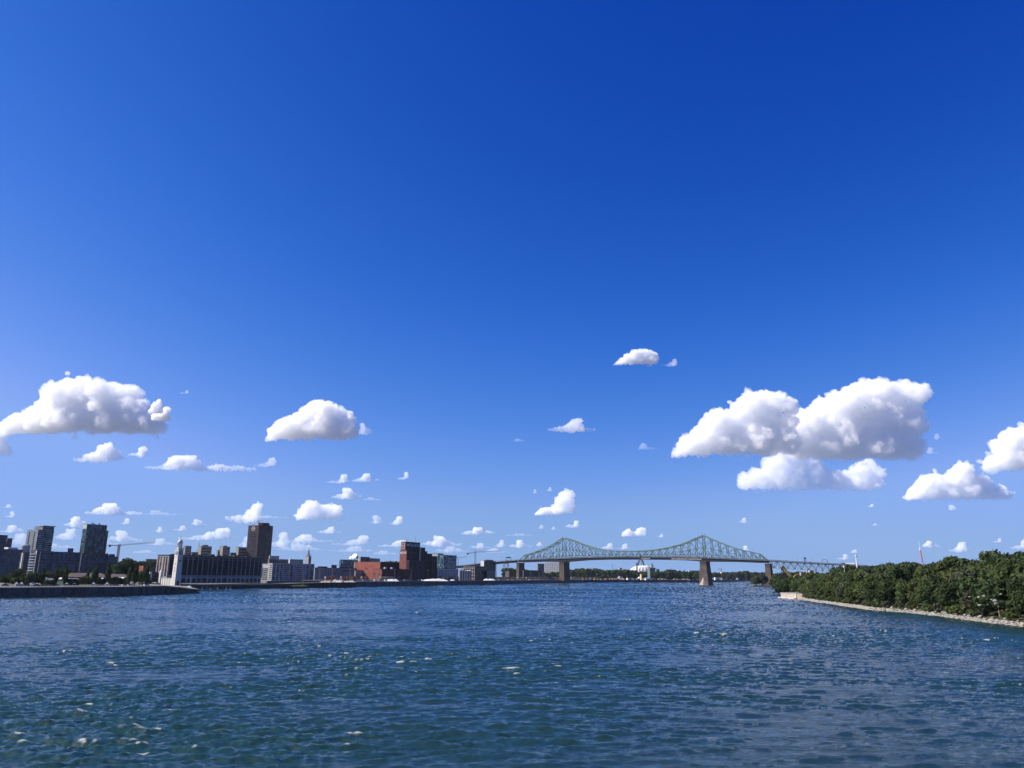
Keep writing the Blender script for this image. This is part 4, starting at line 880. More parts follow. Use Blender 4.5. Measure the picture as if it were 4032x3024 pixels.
shed('brown roofed quay shed with dark gables, right half', 424, 428, 512, 2276, 655, mat('shed_brown', (.06, .055, .06)), roof_b, 3.2, depth=20)
shed('slate roofed teal shed behind the promenade trees', 255, 258, 314, 2284, 600, teal, slate, 1.5, depth=12)
shed('small slate roofed shed right of the white gabled house', 190, 193, 214, 2285, 590, teal, slate, 1.5, depth=10)
shed('slate roofed shed seen between trees at the far left', 80, 84, 104, 2291, 580, teal, slate, 1.2, depth=8)
h1 = House('white_house', 'small white gabled house with a sloping side, left of the tall trees', 'house', 168, 190, 193, 2284, 575, white_p, z=6, roof=False); MB().add([(-.3, -.3, h1.h), (h1.lx + .3, -.3, h1.h), (h1.lx + .3, h1.ly + .3, h1.h), (-.3, h1.ly + .3, h1.h), (-.3, h1.ly / 2, h1.h + 2.0), (h1.lx + .3, h1.ly / 2, h1.h + 2.0)], [(0, 1, 5, 4), (2, 3, 4, 5), (0, 4, 3), (1, 2, 5), (3, 2, 1, 0)]).build('roof', slate, h1.root, h1.o); h1.slab('window', 'y', 1.2, 2.2, 1.0, 2.6, dark_glass, .1)
h2 = House('white_house', 'tiny white hut half hidden by trees at the far left', 'house', 57, 67, 70, 2289, 575, white_p, z=6, roof=slate); h2.slab('door', 'y', .5, 1.3, 0, 1.8, dark_glass, .1)
for px0, px1, py, D in ((314, 357, 2284, 600), (371, 403, 2280, 610), (461, 485, 2277, 640), (228, 242, 2279, 590)):
    A, Bq = at(px0, py, D), at(px1, py, D); r = empty('awning', A, math.atan2(Bq.y - A.y, Bq.x - A.x), 'white canvas awning strip along the quay sheds', 'awning', 'white awnings of the quay sheds'); L_ = (Bq - A).length
    MB().add([(0, 0, 0), (L_, 0, 0), (L_, 2.2, .9), (0, 2.2, .9), (0, 0, -.12), (L_, 0, -.12), (L_, 2.2, .78), (0, 2.2, .78)], [(0, 1, 2, 3), (7, 6, 5, 4), (0, 4, 5, 1), (1, 5, 6, 2), (2, 6, 7, 3), (3, 7, 4, 0)]).build('canvas', steel_w, r)
    MB().box(.1, .1, -(A.z - 6), .3, .3, -.1).build('post', conc_g, r); MB().box(L_ - .3, .1, -(A.z - 6), L_ - .1, .3, -.1).build('post', conc_g, r)
# ---------------------------------------------------------------- trees
def leaf_mat(name, col, var=.35):
    m = bpy.data.materials.new(name); m.use_nodes = True; n = m.node_tree.nodes; l = m.node_tree.links
    n.clear(); out = n.new('ShaderNodeOutputMaterial'); d = n.new('ShaderNodeBsdfDiffuse'); t = n.new('ShaderNodeBsdfTranslucent'); mx = n.new('ShaderNodeMixShader'); mx.inputs[0].default_value = .34
    g = n.new('ShaderNodeNewGeometry'); nz = n.new('ShaderNodeTexNoise'); nz.inputs['Scale'].default_value = .45; nz.inputs['Detail'].default_value = 3; l.new(g.outputs['Position'], nz.inputs['Vector'])
    oi = n.new('ShaderNodeObjectInfo'); hs_ = n.new('ShaderNodeHueSaturation'); hs_.inputs['Color'].default_value = (*col, 1)
    a = n.new('ShaderNodeMath'); a.operation = 'MULTIPLY_ADD'; a.inputs[1].default_value = 1.1; l.new(nz.outputs['Fac'], a.inputs[0])
    b = n.new('ShaderNodeMath'); b.operation = 'MULTIPLY_ADD'; b.inputs[1].default_value = .45; b.inputs[2].default_value = .25; l.new(oi.outputs['Random'], b.inputs[0]); l.new(b.outputs[0], a.inputs[2]); l.new(a.outputs[0], hs_.inputs['Value'])
    h = n.new('ShaderNodeMath'); h.operation = 'MULTIPLY_ADD'; h.inputs[1].default_value = .03; h.inputs[2].default_value = .485; l.new(oi.outputs['Random'], h.inputs[0]); l.new(h.outputs[0], hs_.inputs['Hue'])
    l.new(hs_.outputs[0], d.inputs[0]); l.new(hs_.outputs[0], t.inputs[0]); l.new(d.outputs[0], mx.inputs[1]); l.new(t.outputs[0], mx.inputs[2]); l.new(mx.outputs[0], out.inputs[0])
    return m
LEAF = [leaf_mat('leaf_dark', (.038, .056, .024)), leaf_mat('leaf_green', (.056, .077, .029)), leaf_mat('leaf_olive', (.068, .086, .033)), leaf_mat('leaf_grey', (.062, .070, .043))]
bark = mat('bark', (.13, .11, .09), .9, .2, 1.0)
def leaves(centres, n, size, seed):
    """n leaf-cluster faces scattered through and on balls (x, y, z, r)."""
    r = np.random.default_rng(seed); c = np.array(centres); w = c[:, 3] ** 2; idx = r.choice(len(c), n, p=w / w.sum())
    d = r.normal(size=(n, 3)); d /= np.linalg.norm(d, axis=1)[:, None]; rad = c[idx, 3] * (1 - .45 * r.random(n) ** 2.2)
    p = c[idx, :3] + d * rad[:, None] * np.array([1, 1, .82])
    nrm = d + r.normal(size=(n, 3)) * .55; nrm /= np.linalg.norm(nrm, axis=1)[:, None]
    a = np.cross(nrm, r.normal(size=(n, 3))); a /= np.linalg.norm(a, axis=1)[:, None]; b = np.cross(nrm, a)
    s = size * (.6 + .9 * r.random(n))[:, None]; a *= s; b *= s * .8
    V = np.stack([p - a - b * .4, p + a * .2 - b, p + a + b * .3, p - a * .1 + b], 1).reshape(-1, 3)
    return V, np.arange(4 * n).reshape(-1, 4)
def mesh_np(name, V, F, m):
    me = bpy.data.meshes.new(name); me.vertices.add(len(V)); me.vertices.foreach_set('co', V.ravel()); me.loops.add(F.size); me.loops.foreach_set('vertex_index', F.ravel().astype(np.int32))
    me.polygons.add(len(F)); me.polygons.foreach_set('loop_start', np.arange(0, F.size, 4, dtype=np.int32)); me.polygons.foreach_set('loop_total', np.full(len(F), 4, dtype=np.int32)); me.materials.append(m); me.update(); me.validate(); return me
def crown_balls(h, R, seed, kind):
    r = random.Random(seed); out = []
    if kind == 'poplar':
        for k in range(14):
            z = h * (.12 + .86 * k / 13); rr = R * (1 - abs(k / 13 - .4) * 1.15) ; out.append((r.uniform(-.3, .3), r.uniform(-.3, .3), z, max(.5, rr)))
        return out
    n = 15 if kind == 'broad' else 6
    for k in range(n):
        t = k / (n - 1); z = h * (.34 + .56 * t) if kind == 'broad' else h * (.3 + .4 * t)
        an = k * 2.4 + r.uniform(-.4, .4); rad = R * (.62 * math.sqrt(max(0, 1 - (t * 1.05 - .35) ** 2 * 1.5))) * r.uniform(.6, 1.15)
        out.append((rad * math.cos(an), rad * math.sin(an), z, R * r.uniform(.30, .52)))
    out.append((0, 0, h * .62, R * .55))
    return out
PROTO = {}
def tree_meshes(kind, h, R, seed, n, size, li):
    key = (kind, seed, li)
    if key not in PROTO:
        V, F = leaves(crown_balls(h, R, seed, kind), n, size, seed)
        cm = mesh_np('crown', V, F, LEAF[li])
        m = MB(); r = random.Random(seed); m.frus(h * .026, h * .013, -1.2, h * .55, 6)
        if kind == 'broad':
            for k in range(5):
                an = k * 1.3 + r.random(); m.bar((0, 0, h * (.22 + .05 * k)), (R * .55 * math.cos(an), R * .55 * math.sin(an), h * (.48 + .08 * k)), h * .012)
        tm = bpy.data.meshes.new('trunk'); tm.from_pydata(m.v, [], m.f); tm.materials.append(bark); tm.update()
        PROTO[key] = (cm, tm)
    return PROTO[key]
def put_tree(kind, x, y, z, scale, seed, li, label, group, rz=None, name=None):
    spec = {'broad': (13.0, 5.6, 2100, .50), 'poplar': (15.0, 1.9, 900, .42), 'shrub': (3.6, 2.6, 420, .36)}[kind]
    cm, tm = tree_meshes(kind, spec[0], spec[1], seed, spec[2], spec[3], li)
    nm = name or {'broad': 'broadleaf_tree', 'poplar': 'poplar_tree', 'shrub': 'shrub'}[kind]
    o = empty(nm, (x, y, z), random.random() * 6.28 if rz is None else rz, label, 'tree' if kind != 'shrub' else 'shrub', group); o.scale = (scale, scale, scale * random.uniform(.9, 1.12))
    for me_, q in ((cm, 'crown'), (tm, 'trunk')):
        if kind == 'shrub' and q == 'trunk': continue
        c = bpy.data.objects.new(q, me_); C.objects.link(c); c.parent = o
    return o
random.seed(5)
# wood on the island: rows from the stone shore up the slope
cum = [0]
for (ax, ay), (bx, by) in zip(RIGHT, RIGHT[1:]): cum.append(cum[-1] + math.hypot(bx - ax, by - ay))
def on_shore(s, d):
    for i in range(len(RIGHT) - 1):
        if cum[i] <= s <= cum[i + 1]:
            (ax, ay), (bx, by) = RIGHT[i], RIGHT[i + 1]; t = (s - cum[i]) / (cum[i + 1] - cum[i]); dx, dy = (bx - ax) / (cum[i + 1] - cum[i]), (by - ay) / (cum[i + 1] - cum[i])
            return ax + (bx - ax) * t + dy * d, ay + (by - ay) * t - dx * d
rows_ = ((8, 9.5, 'in the front row above the stone shore'), (17, 11.5, 'in the second row of the island wood'), (28, 13, 'in the third row of the island wood'), (40, 14, 'on the wooded slope'), (54, 15, 'high on the wooded slope'), (70, 15, 'on the crest of the wooded hill'), (88, 16, 'on the crest of the wooded hill'))
count = 0
for d, step, where in rows_:
    s = 210.0 + random.random() * step
    while s < 830:
        x, y = on_shore(s, d + random.uniform(-3, 3))
        s += step * random.uniform(.75, 1.25)
        if y < 200 or x > y * .70 + 48 or (y > 800): continue
        if y > 640 and d > 40: continue
        li = random.choices((0, 1, 2, 3), (30, 34, 26, 10))[0]
        sc = random.uniform(.95, 1.45) * (.85 if d < 12 else 1.05) * (1.0 if y < 560 else .85)
        tone = ('dark green', 'mid green', 'yellow-green', 'grey-green')[li]
        part = 'near the right picture edge' if y < 330 else ('midway along the shore' if y < 500 else 'towards the bridge end')
        put_tree('broad', x, y, hill(x, y) - (.6 if d < 12 else .3), sc, random.randint(1, 4), li, f'{tone} tree {where} {part}', f'{tone} trees {where} {part}'); count += 1
s = 214.0
k = 0
while s < 780:
    x, y = on_shore(s, random.uniform(3.6, 5.5)); s += random.uniform(6, 11)
    if y > 225: put_tree('shrub', x, y, hill(x, y) - .3, random.uniform(.6, 1.25), random.randint(1, 3), random.choice((1, 2, 2, 3)), 'low shrub growing at the top of the riprap shore', 'shrubs along the riprap shore')
# low wood beyond the concrete landing, towards the bridge
for (px, py, D, sc, li) in ((3066, 2338, 770, .80, 0), (3080, 2336, 765, .95, 0), (3098, 2334, 760, 1.0, 0), (3116, 2332, 765, .95, 1), (3132, 2330, 770, .9, 0), (3074, 2322, 830, 1.0, 1), (3094, 2320, 840, 1.1, 0), (3120, 2318, 850, 1.1, 0), (3146, 2318, 840, 1.05, 1), (3170, 2320, 800, 1.0, 0), (3192, 2322, 760, 1.0, 1),
                            (3058, 2310, 980, 1.0, 1), (3085, 2306, 1000, 1.0, 0), (3112, 2304, 1010, 1.1, 1), (3140, 2304, 1000, 1.0, 0), (3168, 2304, 980, 1.1, 0), (3200, 2306, 930, 1.1, 1), (3228, 2306, 900, 1.1, 0), (3256, 2308, 860, 1.15, 0), (3282, 2308, 820, 1.15, 1),
                            (3050, 2296, 1250, 1.0, 0), (3074, 2294, 1260, 1.1, 0), (3100, 2292, 1280, 1.0, 1), (3130, 2292, 1270, 1.1, 0), (3160, 2292, 1250, 1.1, 0), (3190, 2293, 1200, 1.15, 0), (3222, 2294, 1150, 1.2, 0), (3250, 2295, 1100, 1.2, 0), (3278, 2296, 1040, 1.45, 0), (3304, 2296, 980, 1.7, 0), (3326, 2296, 920, 1.8, 1), (3352, 2296, 900, 1.75, 0), (3380, 2296, 880, 1.7, 1), (3410, 2296, 860, 1.7, 0), (3440, 2296, 840, 1.65, 0)):
    P = at(px, py, D); tone = ('dark green', 'mid green')[li]
    near = 'directly behind the concrete landing' if D < 800 else ('a little behind the concrete landing' if D < 900 else ('halfway between landing and bridge' if D < 1040 else 'below the bridge approach'))
    put_tree('broad', P.x, P.y, max(1.0, hill(P.x, P.y)) - .5, sc * (1.0 + max(0, D - 800) / 2500), random.randint(1, 4), li, f'{tone} tree {near}', f'{tone} trees {near}')
for i, (px, D, sc) in enumerate(((2966, 1620, 1.2), (2978, 1600, 1.45), (2990, 1610, 1.6), (3002, 1600, 1.75), (3012, 1620, 1.5), (2984, 1660, 1.8), (3000, 1680, 1.8), (3052, 1560, 1.3), (3040, 1545, 1.1))):
    P = at(px, 2300, D); put_tree('broad', P.x, P.y, .6, sc, 1 + i % 4, 3 if i < 6 else 1, 'grey-green tree on the islet beside the stone bridge pier', 'trees on the islet by the bridge pier')
tag(MB().prism([tuple(on_z(p, q).xy) for p, q in ((2938, 2303), (2960, 2306.5), (3018, 2308), (3046, 2312), (3058, 2306), (3020, 2300), (2962, 2300))], -.5, .7).build('islet', mat('islet_grass', (.10, .13, .05), .95, .2, .2)), kind='structure')
# trees of the old port promenade
for (px, D, sc, k, li) in ((10, 575, .55, 'broad', 0), (22, 600, .5, 'broad', 0), (38, 580, .45, 'broad', 1), (48, 560, .42, 'broad', 2), (62, 558, .42, 'broad', 1), (74, 565, .4, 'broad', 1), (88, 560, .42, 'broad', 1), (100, 565, .45, 'broad', 1), (112, 560, .62, 'broad', 1), (124, 575, .6, 'broad', 2), (138, 570, .70, 'broad', 0), (150, 580, .68, 'broad', 0), (158, 570, .62, 'broad', 0),
                           (30, 640, 0.70, 'broad', 0), (50, 650, 0.74, 'broad', 0), (72, 660, 0.78, 'broad', 0), (95, 650, 0.70, 'broad', 0), (70, 700, 0.86, 'broad', 0), (120, 690, 0.78, 'broad', 1), (175, 640, 0.70, 'broad', 1), (190, 660, 0.82, 'broad', 1), (205, 650, 0.74, 'broad', 0), (236, 640, 0.82, 'broad', 0), (242, 690, 0.86, 'broad', 0), (262, 680, 0.90, 'broad', 0), (285, 650, 0.62, 'broad', 0),
                           (182, 565, .35, 'broad', 1), (205, 570, .38, 'broad', 1), (262, 575, .4, 'broad', 0), (276, 580, .42, 'broad', 0), (290, 575, .4, 'broad', 0), (302, 580, .38, 'broad', 0), (322, 580, .45, 'broad', 2), (336, 585, .45, 'broad', 2), (348, 585, .42, 'broad', 1), (385, 590, .42, 'broad', 1), (395, 600, .38, 'broad', 1), (440, 600, .45, 'broad', 0), (452, 605, .48, 'broad', 0), (466, 610, .5, 'broad', 0), (478, 612, .4, 'broad', 0), (495, 615, .42, 'broad', 1),
                           (440, 760, 1.1, 'broad', 1), (455, 780, 1.2, 'broad', 0), (470, 740, 1.5, 'broad', 0), (487, 745, 1.6, 'broad', 0), (500, 760, 1.5, 'broad', 0), (520, 700, 0.78, 'broad', 1), (545, 690, 0.78, 'broad', 1), (560, 700, 0.94, 'broad', 0), (548, 620, .9, 'broad', 2), (560, 625, .85, 'broad', 0), (585, 640, 0.39, 'broad', 2)):
    P = at(px, 2310, D); row = 'in the low front row on the promenade' if sc < .6 else ('of middle size on the old port quay' if D < 640 else 'behind the old port sheds')
    tone = ('dark green', 'mid green', 'olive', '')[li]
    put_tree(k, P.x, P.y, 5.8, sc, random.randint(1, 4), li, f'{tone} tree {row}', f'{tone} trees {row}')
for px, D, sc, lb in ((163, 570, .80, 'dark poplar left of the white gabled house roofs'), (216, 572, .92, 'leaning poplar, left one of two close together'), (252, 575, 1.02, 'leaning poplar, right one of two close together'), (362, 590, .95, 'slim poplar in front of the white awnings'), (372, 600, .98, 'thin pale poplar behind the white awnings'), (339, 620, .85, 'thin pale poplar over the brown shed roof'), (420, 600, 1.18, 'tall dark poplar in the middle of the brown sheds'), (504, 610, 1.0, 'tall poplar at the right end of the brown sheds'), (529, 612, 1.05, 'dark poplar between two others left of the billboard'), (572, 615, 1.05, 'last dark poplar beside the white billboard')):
    P = at(px, 2310, D); put_tree('poplar', P.x, P.y, 5.8, sc, random.randint(1, 3), 0 if 'dark' in lb else 1, lb, 'poplars on the promenade')
for px, py, D in ((2943, 2252, 2600), (2950, 2250, 2600)):
    P = at(px, 2275, D); o = put_tree('poplar', P.x, P.y, 8, 2.0 if px < 2945 else 2.2, 1, 0, ('left' if px < 2945 else 'right') + ' of two slender poplars rising over the far bank', 'twin poplars on the far bank')
# woods so far off that they read as one mass
def far_wood(name, label, tab, D0, D1, zb, n, size, li=0, seed=1):
    r = random.Random(seed); balls = []
    for (pa, ya), (pb, yb) in zip(tab, tab[1:]):
        px = pa
        while px < pb:
            yt = ya + (yb - ya) * (px - pa) / (pb - pa); D = r.uniform(D0, D1); top = at(px, yt + r.uniform(-1, 5), D)
            R = r.uniform(.8, 1.3) * D * .0030; z = top.z - R
            while z > zb: balls.append((top.x + r.uniform(-.5, .5) * R, D + r.uniform(-1, 1) * R, z, R)); z -= R * 1.4
            px += r.uniform(3.5, 6.5)
    V, F = leaves(balls, n, size, seed); c0 = V.mean(0); V = V - c0
    o = bpy.data.objects.new(name, mesh_np(name, V, F, LEAF[li])); C.objects.link(o); o.location = c0.tolist(); return tag(o, label, 'wood', None, 'stuff')
far_wood('far_wood', 'wooded slope far behind the crane and the left quay', [(440, 2222), (468, 2210), (490, 2206), (530, 2208), (560, 2210), (600, 2207), (630, 2204)], 1250, 1400, 8, 9000, 2.2, 0, 1)
far_wood('far_wood', 'dark trees lining the far bank behind the container yard, left part', [(2238, 2240), (2290, 2236), (2330, 2241), (2390, 2244), (2420, 2242), (2470, 2241), (2520, 2249), (2600, 2250), (2640, 2243), (2660, 2246), (2720, 2250), (2770, 2250)], 2420, 2650, 17, 20000, 3.0, 0, 2)
far_wood('far_wood', 'dark trees lining the far bank between the two right bridge piers', [(2796, 2252), (2840, 2254), (2900, 2252), (2935, 2246), (2960, 2252), (3020, 2252)], 3300, 3600, 17, 9000, 3.6, 0, 3)
far_wood('far_wood', 'trees behind the low dark block between the left bridge piers', [(1985, 2238), (2005, 2234), (2060, 2240), (2145, 2252), (2200, 2250), (2215, 2252)], 2050, 2150, 8, 5000, 2.6, 0, 4)
far_wood('far_wood', 'wood on the island behind the amusement park', [(3050, 2256), (3075, 2252), (3120, 2249), (3160, 2247), (3180, 2254), (3210, 2262), (3290, 2250), (3330, 2228), (3400, 2226), (3480, 2224), (3560, 2222)], 1450, 1650, 4, 9000, 2.2, 0, 5)
# stones of the shore
rnd = random.Random(3)
def stone_mesh(seed):
    r = random.Random(seed); bm = bmesh.new(); bmesh.ops.create_icosphere(bm, subdivisions=1, radius=1)
    for v in bm.verts: v.co *= r.uniform(.7, 1.2); v.co.z *= .7
    V = [tuple(v.co) for v in bm.verts]; F = [tuple(x.index for x in f.verts) for f in bm.faces]; bm.free(); return V, F
SM = [stone_mesh(i) for i in range(6)]
rip = MB(); rock = mat('riprap_stone', (.23, .215, .195), .9, .2, .8)
s = 150.0
while s < 1150:
    for k in range(5 if s < 830 else 2):
        d = rnd.uniform(-.6, 2.6); x, y = on_shore(s, d); q = rnd.uniform(.28, .7) * (1 if s < 500 else 1.3); V, F = SM[rnd.randrange(6)]; an = rnd.random() * 6.28; ca, sa = math.cos(an), math.sin(an)
        z = max(-.1, d * .42); rip.add([(x + q * (vx * ca - vy * sa), y + q * (vx * sa + vy * ca), z + q * vz) for vx, vy, vz in V], F)
    s += rnd.uniform(.6, 1.2)
tag(rip.build('riprap', rock), 'pale stone riprap along the foot of the wooded island', 'riprap', None, 'stuff')
bmesh_list = []
for i in range(6):
    me = bpy.data.meshes.new('boulder'); me.from_pydata(SM[i][0], [], SM[i][1]); me.materials.append(rock); me.update(); bmesh_list.append(me)
s = 225.0
while s < 480:
    x, y = on_shore(s, rnd.uniform(1.5, 5.0)); o = bpy.data.objects.new('boulder', bmesh_list[rnd.randrange(6)]); C.objects.link(o); q = rnd.uniform(.7, 1.2); o.scale = (q, q * rnd.uniform(.7, 1.1), q * .9)
    o.location = (x, y, 1.6); o.rotation_euler.z = rnd.random() * 6; tag(o, 'large pale boulder standing proud of the riprap', 'boulder', 'boulders on the riprap shore'); s += rnd.uniform(5, 10)
for i, (px, py, q) in enumerate(((3853, 2352, .9), (3873, 2347, 1.3), (3918, 2366, 1.6), (3922, 2377, 1.4), (3905, 2361, .9), (3858, 2382, 1.2), (3888, 2380, .8), (3940, 2340, 1.0), (3818, 2350, .8))):
    P = at(px, py, 268 + 6 * (i % 3)); o = bpy.data.objects.new('boulder', bmesh_list[i % 6]); C.objects.link(o); o.location = P; q *= .55; o.scale = (q, q, q); tag(o, 'white rock showing through the foliage near the right picture edge', 'boulder', 'white rocks among the trees')
# ---------------------------------------------------------------- port things, cranes, boats
cm = {k: mat('container_' + k, c, .6, .12, .4) for k, c in dict(orange=(.52, .13, .06), rust=(.30, .09, .06), brown=(.20, .13, .10), yellow=(.50, .40, .18), tan=(.42, .32, .22), grey=(.22, .23, .25), red=(.32, .05, .04), blue=(.05, .08, .16), white=(.6, .6, .58)).items()}
wag = mat('wagon', (.04, .035, .035), .8, 0)
CONT = {}
def container(x, y, z, az, col, label, group, scale=1.0, wagon=True):
    if col not in CONT:
        m = MB(); L, Wd, Hh = 12.2, 2.5, 2.8
        m.box(0, 0, 0, L, Wd, Hh)
        for i in range(12): m.box(.4 + i * 1.0, -.06, .15, .85 + i * 1.0, 0, Hh - .15)
        me = bpy.data.meshes.new('body'); me.from_pydata(m.v, [], m.f); me.materials.append(cm[col]); me.update()
        dcol = {'orange': 'tan', 'rust': 'tan', 'brown': 'yellow', 'yellow': 'yellow', 'grey': 'tan'}.get(col, col)
        m = MB().box(-.08, .05, .05, 0, 1.2, Hh - .05).box(-.08, 1.3, .05, 0, 2.45, Hh - .05).box(-.14, .6, .2, -.08, .66, Hh - .2).box(-.14, 1.8, .2, -.08, 1.86, Hh - .2)
        md = bpy.data.meshes.new('door'); md.from_pydata(m.v, [], m.f); md.materials.append(cm[dcol]); md.update()
        m = MB().box(-.3, .2, -.35, L + .3, Wd - .2, -.02)
        for q in (1.2, 2.9, L - 2.9, L - 1.2): m.frus(.45, .45, .1, Wd - .1, 8)
        mw = bpy.data.meshes.new('wagon_bed'); mw.from_pydata(*[(MB().box(-.3, .2, -.35, L + .3, Wd - .2, -.02).box(.6, .3, -1.2, 3.2, Wd - .3, -.37).box(L - 3.2, .3, -1.2, L - .6, Wd - .3, -.37)).__dict__[k] for k in ('v',)], [], MB().box(0, 0, 0, 1, 1, 1).box(0, 0, 0, 1, 1, 1).box(0, 0, 0, 1, 1, 1).f); mw.materials.append(wag); mw.update()
        CONT[col] = (me, md, mw)
    o = empty('freight_container', (x, y, z), az, label, 'container', group); o.scale = (scale,) * 3
    for me_, nm in zip(CONT[col], ('body', 'door', 'wagon_bed')):
        if nm == 'wagon_bed' and not wagon: continue
        c = bpy.data.objects.new(nm, me_); C.objects.link(c); c.parent = o
    return o
def inland(poly, t_m, d):
    for (ax, ay, az_), (bx, by, bz_) in zip(poly, poly[1:]):
        L = math.hypot(bx - ax, by - ay)
        if t_m <= L:
            dx, dy = (bx - ax) / L, (by - ay) / L; return ax + dx * t_m - dy * d, ay + dy * t_m + dx * d, az_ + (bz_ - az_) * t_m / L, math.atan2(dy, dx)
        t_m -= L
    return None
bed_ = MB(); t_ = 120.0
ends = []
while True:
    a_ = inland(LEFT[9:15], t_, 35.5); b_ = inland(LEFT[9:15], t_, 46)
    if a_ is None or a_[1] > 2250: break
    ends.append((a_, b_)); t_ += 40
for (a0, b0), (a1, b1) in zip(ends, ends[1:]):
    bed_.add([(a0[0], a0[1], a0[2] + 2.6), (a1[0], a1[1], a1[2] + 2.6), (b1[0], b1[1], b1[2] + 2.6), (b0[0], b0[1], b0[2] + 2.6), (a0[0] + 4, a0[1] - 2, a0[2] - .5), (a1[0] + 4, a1[1] - 2, a1[2] - .5)], [(0, 1, 2, 3), (4, 5, 1, 0)])
tag(bed_.build('rail_embankment', mat('ballast', (.12, .11, .10), .95, .25, .5)), kind='structure')
rr = random.Random(8); t = 60.0; line = LEFT[9:15]
while True:
    q = inland(line, t, 40)
    if q is None or q[1] > 2250: break
    px = proj((q[0], q[1], q[2]))[0]
    if px < 1330: pool = (('orange', 5), ('tan', 1)); gap = .35
    elif px < 1490: pool = (('orange', 6), ('rust', 1), ('brown', 1)); gap = .4
    elif px < 1700: pool = (('yellow', 2), ('rust', 3), ('brown', 3), ('grey', 1), ('tan', 1)); gap = .08
    else: pool = (('brown', 7), ('tan', 2), ('rust', 2), ('yellow', 1)); gap = .05
    if px > 1245 and rr.random() > gap:
        col = rr.choices([a for a, _ in pool], [b for _, b in pool])[0]
        where = 'in front of the grey port shed' if px < 1400 else ('in front of the red brick brewery' if px < 1660 else ('in front of the white warehouse' if px < 1810 else 'under the bridge approach'))
        container(q[0], q[1], q[2] + 3.9, q[3] , col, f'{col} freight container on a rail wagon {where}', f'{col} containers {where}')
    t += 13.4
# container yard on the far bank
for i in range(52):
    px = 2255 + i * 13.2 + rr.uniform(-4, 4)
    if 2758 < px < 2812: continue
    t2 = along((190.5, 2047.2, 8), Vector((.468, .883, 0)), px) if px < 2750 else along((723.5, 3052.4, 8), Vector((.408, .913, 0)), px); base = Vector((190.5, 2047.2, 8)) + Vector((.468, .883, 0)) * t2 if px < 2750 else Vector((723.5, 3052.4, 8)) + Vector((.408, .913, 0)) * t2
    col = rr.choice(('rust', 'red', 'brown', 'grey', 'tan', 'blue', 'brown', 'orange')); off = rr.uniform(4, 16)
    container(base.x - .88 * off, base.y + .46 * off, 8.1 + (2.9 * 1.6 if rr.random() < .3 else 0) * 0 + .0, 1.08, col, f'{col} container in the yard on the far bank', f'{col} containers on the far bank', 1.0 + (px - 2255) / 900, False)
# light poles of the port railway
for i, px in enumerate((1237, 1300, 1348, 1420, 1482, 1535, 1592, 1656, 1722, 1788, 1852, 1905, 1962, 2063, 2118, 2150, 2330, 2400, 2460, 2610, 2680, 2745)):
    if px < 2200:
        base_ = Vector((LEFT[10][0], LEFT[10][1], 6.5)); tt_ = 0
        A, Bq = (LEFT[11], LEFT[12]) if px >= 1400 and px < 1850 else ((LEFT[10], LEFT[11]) if px < 1400 else (LEFT[12], LEFT[13]))
        d = Vector((Bq[0] - A[0], Bq[1] - A[1], 0)).normalized(); q = Vector((A[0], A[1], 7)) + d * along((A[0], A[1], 7), d, px) + Vector((-d.y, d.x, 0)) * 16
        lb = 'grey light pole beside the railway ' + ('left of the brewery' if px < 1480 else 'in front of the brewery' if px < 1720 else 'right of the brewery')
    else: q = at(px, 2280, 2500); q.z = 8; lb = 'grey light pole in the far container yard'
    hh_ = 17 if px < 2200 else 24
    r = empty('light_pole', (q.x, q.y, q.z - .5), .6, lb, 'pole', lb.replace('grey light pole', 'light poles')); MB().frus(.35, .2, 0, hh_, 6).build('post', conc_g, r); MB().box(-1.6, -.3, hh_ - .4, 1.6, .3, hh_ + .5).build('lamp_head', conc_g, r)
# low clutter between the tracks: wagons' pale vans and huts
for i in range(34):
    px = 1420 + i * 22.5 + rr.uniform(-6, 6); A, Bq = (LEFT[11], LEFT[12]) if px < 1850 else (LEFT[12], LEFT[13])
    d = Vector((Bq[0] - A[0], Bq[1] - A[1], 0)).normalized(); q = Vector((A[0], A[1], 7)) + d * along((A[0], A[1], 7), d, px) + Vector((-d.y, d.x, 0)) * rr.uniform(20, 30)
    ci = rr.choice((0, 1, 1, 2)); L2 = rr.uniform(4.5, 9); wh_ = ('in front of the brewery' if px < 1720 else 'right of the brewery')
    r = empty('parked_van', (q.x, q.y, q.z - .1), math.atan2(d.y, d.x), ('white', 'grey', 'black')[ci] + ' van parked on the port quay ' + wh_, 'van', ('white', 'grey', 'black')[ci] + ' vans on the port quay ' + wh_)
    MB().box(0, 0, .5, L2, 2.1, 2.7).build('body', [mat('car_white', (.5, .5, .5), .3, 0), mat('car_grey', (.2, .21, .23), .3, 0), mat('car_dark', (.03, .03, .04), .3, 0)][ci], r); MB().box(L2, .1, .5, L2 + 1.3, 2.0, 1.9).build('cab', dark_glass, r)
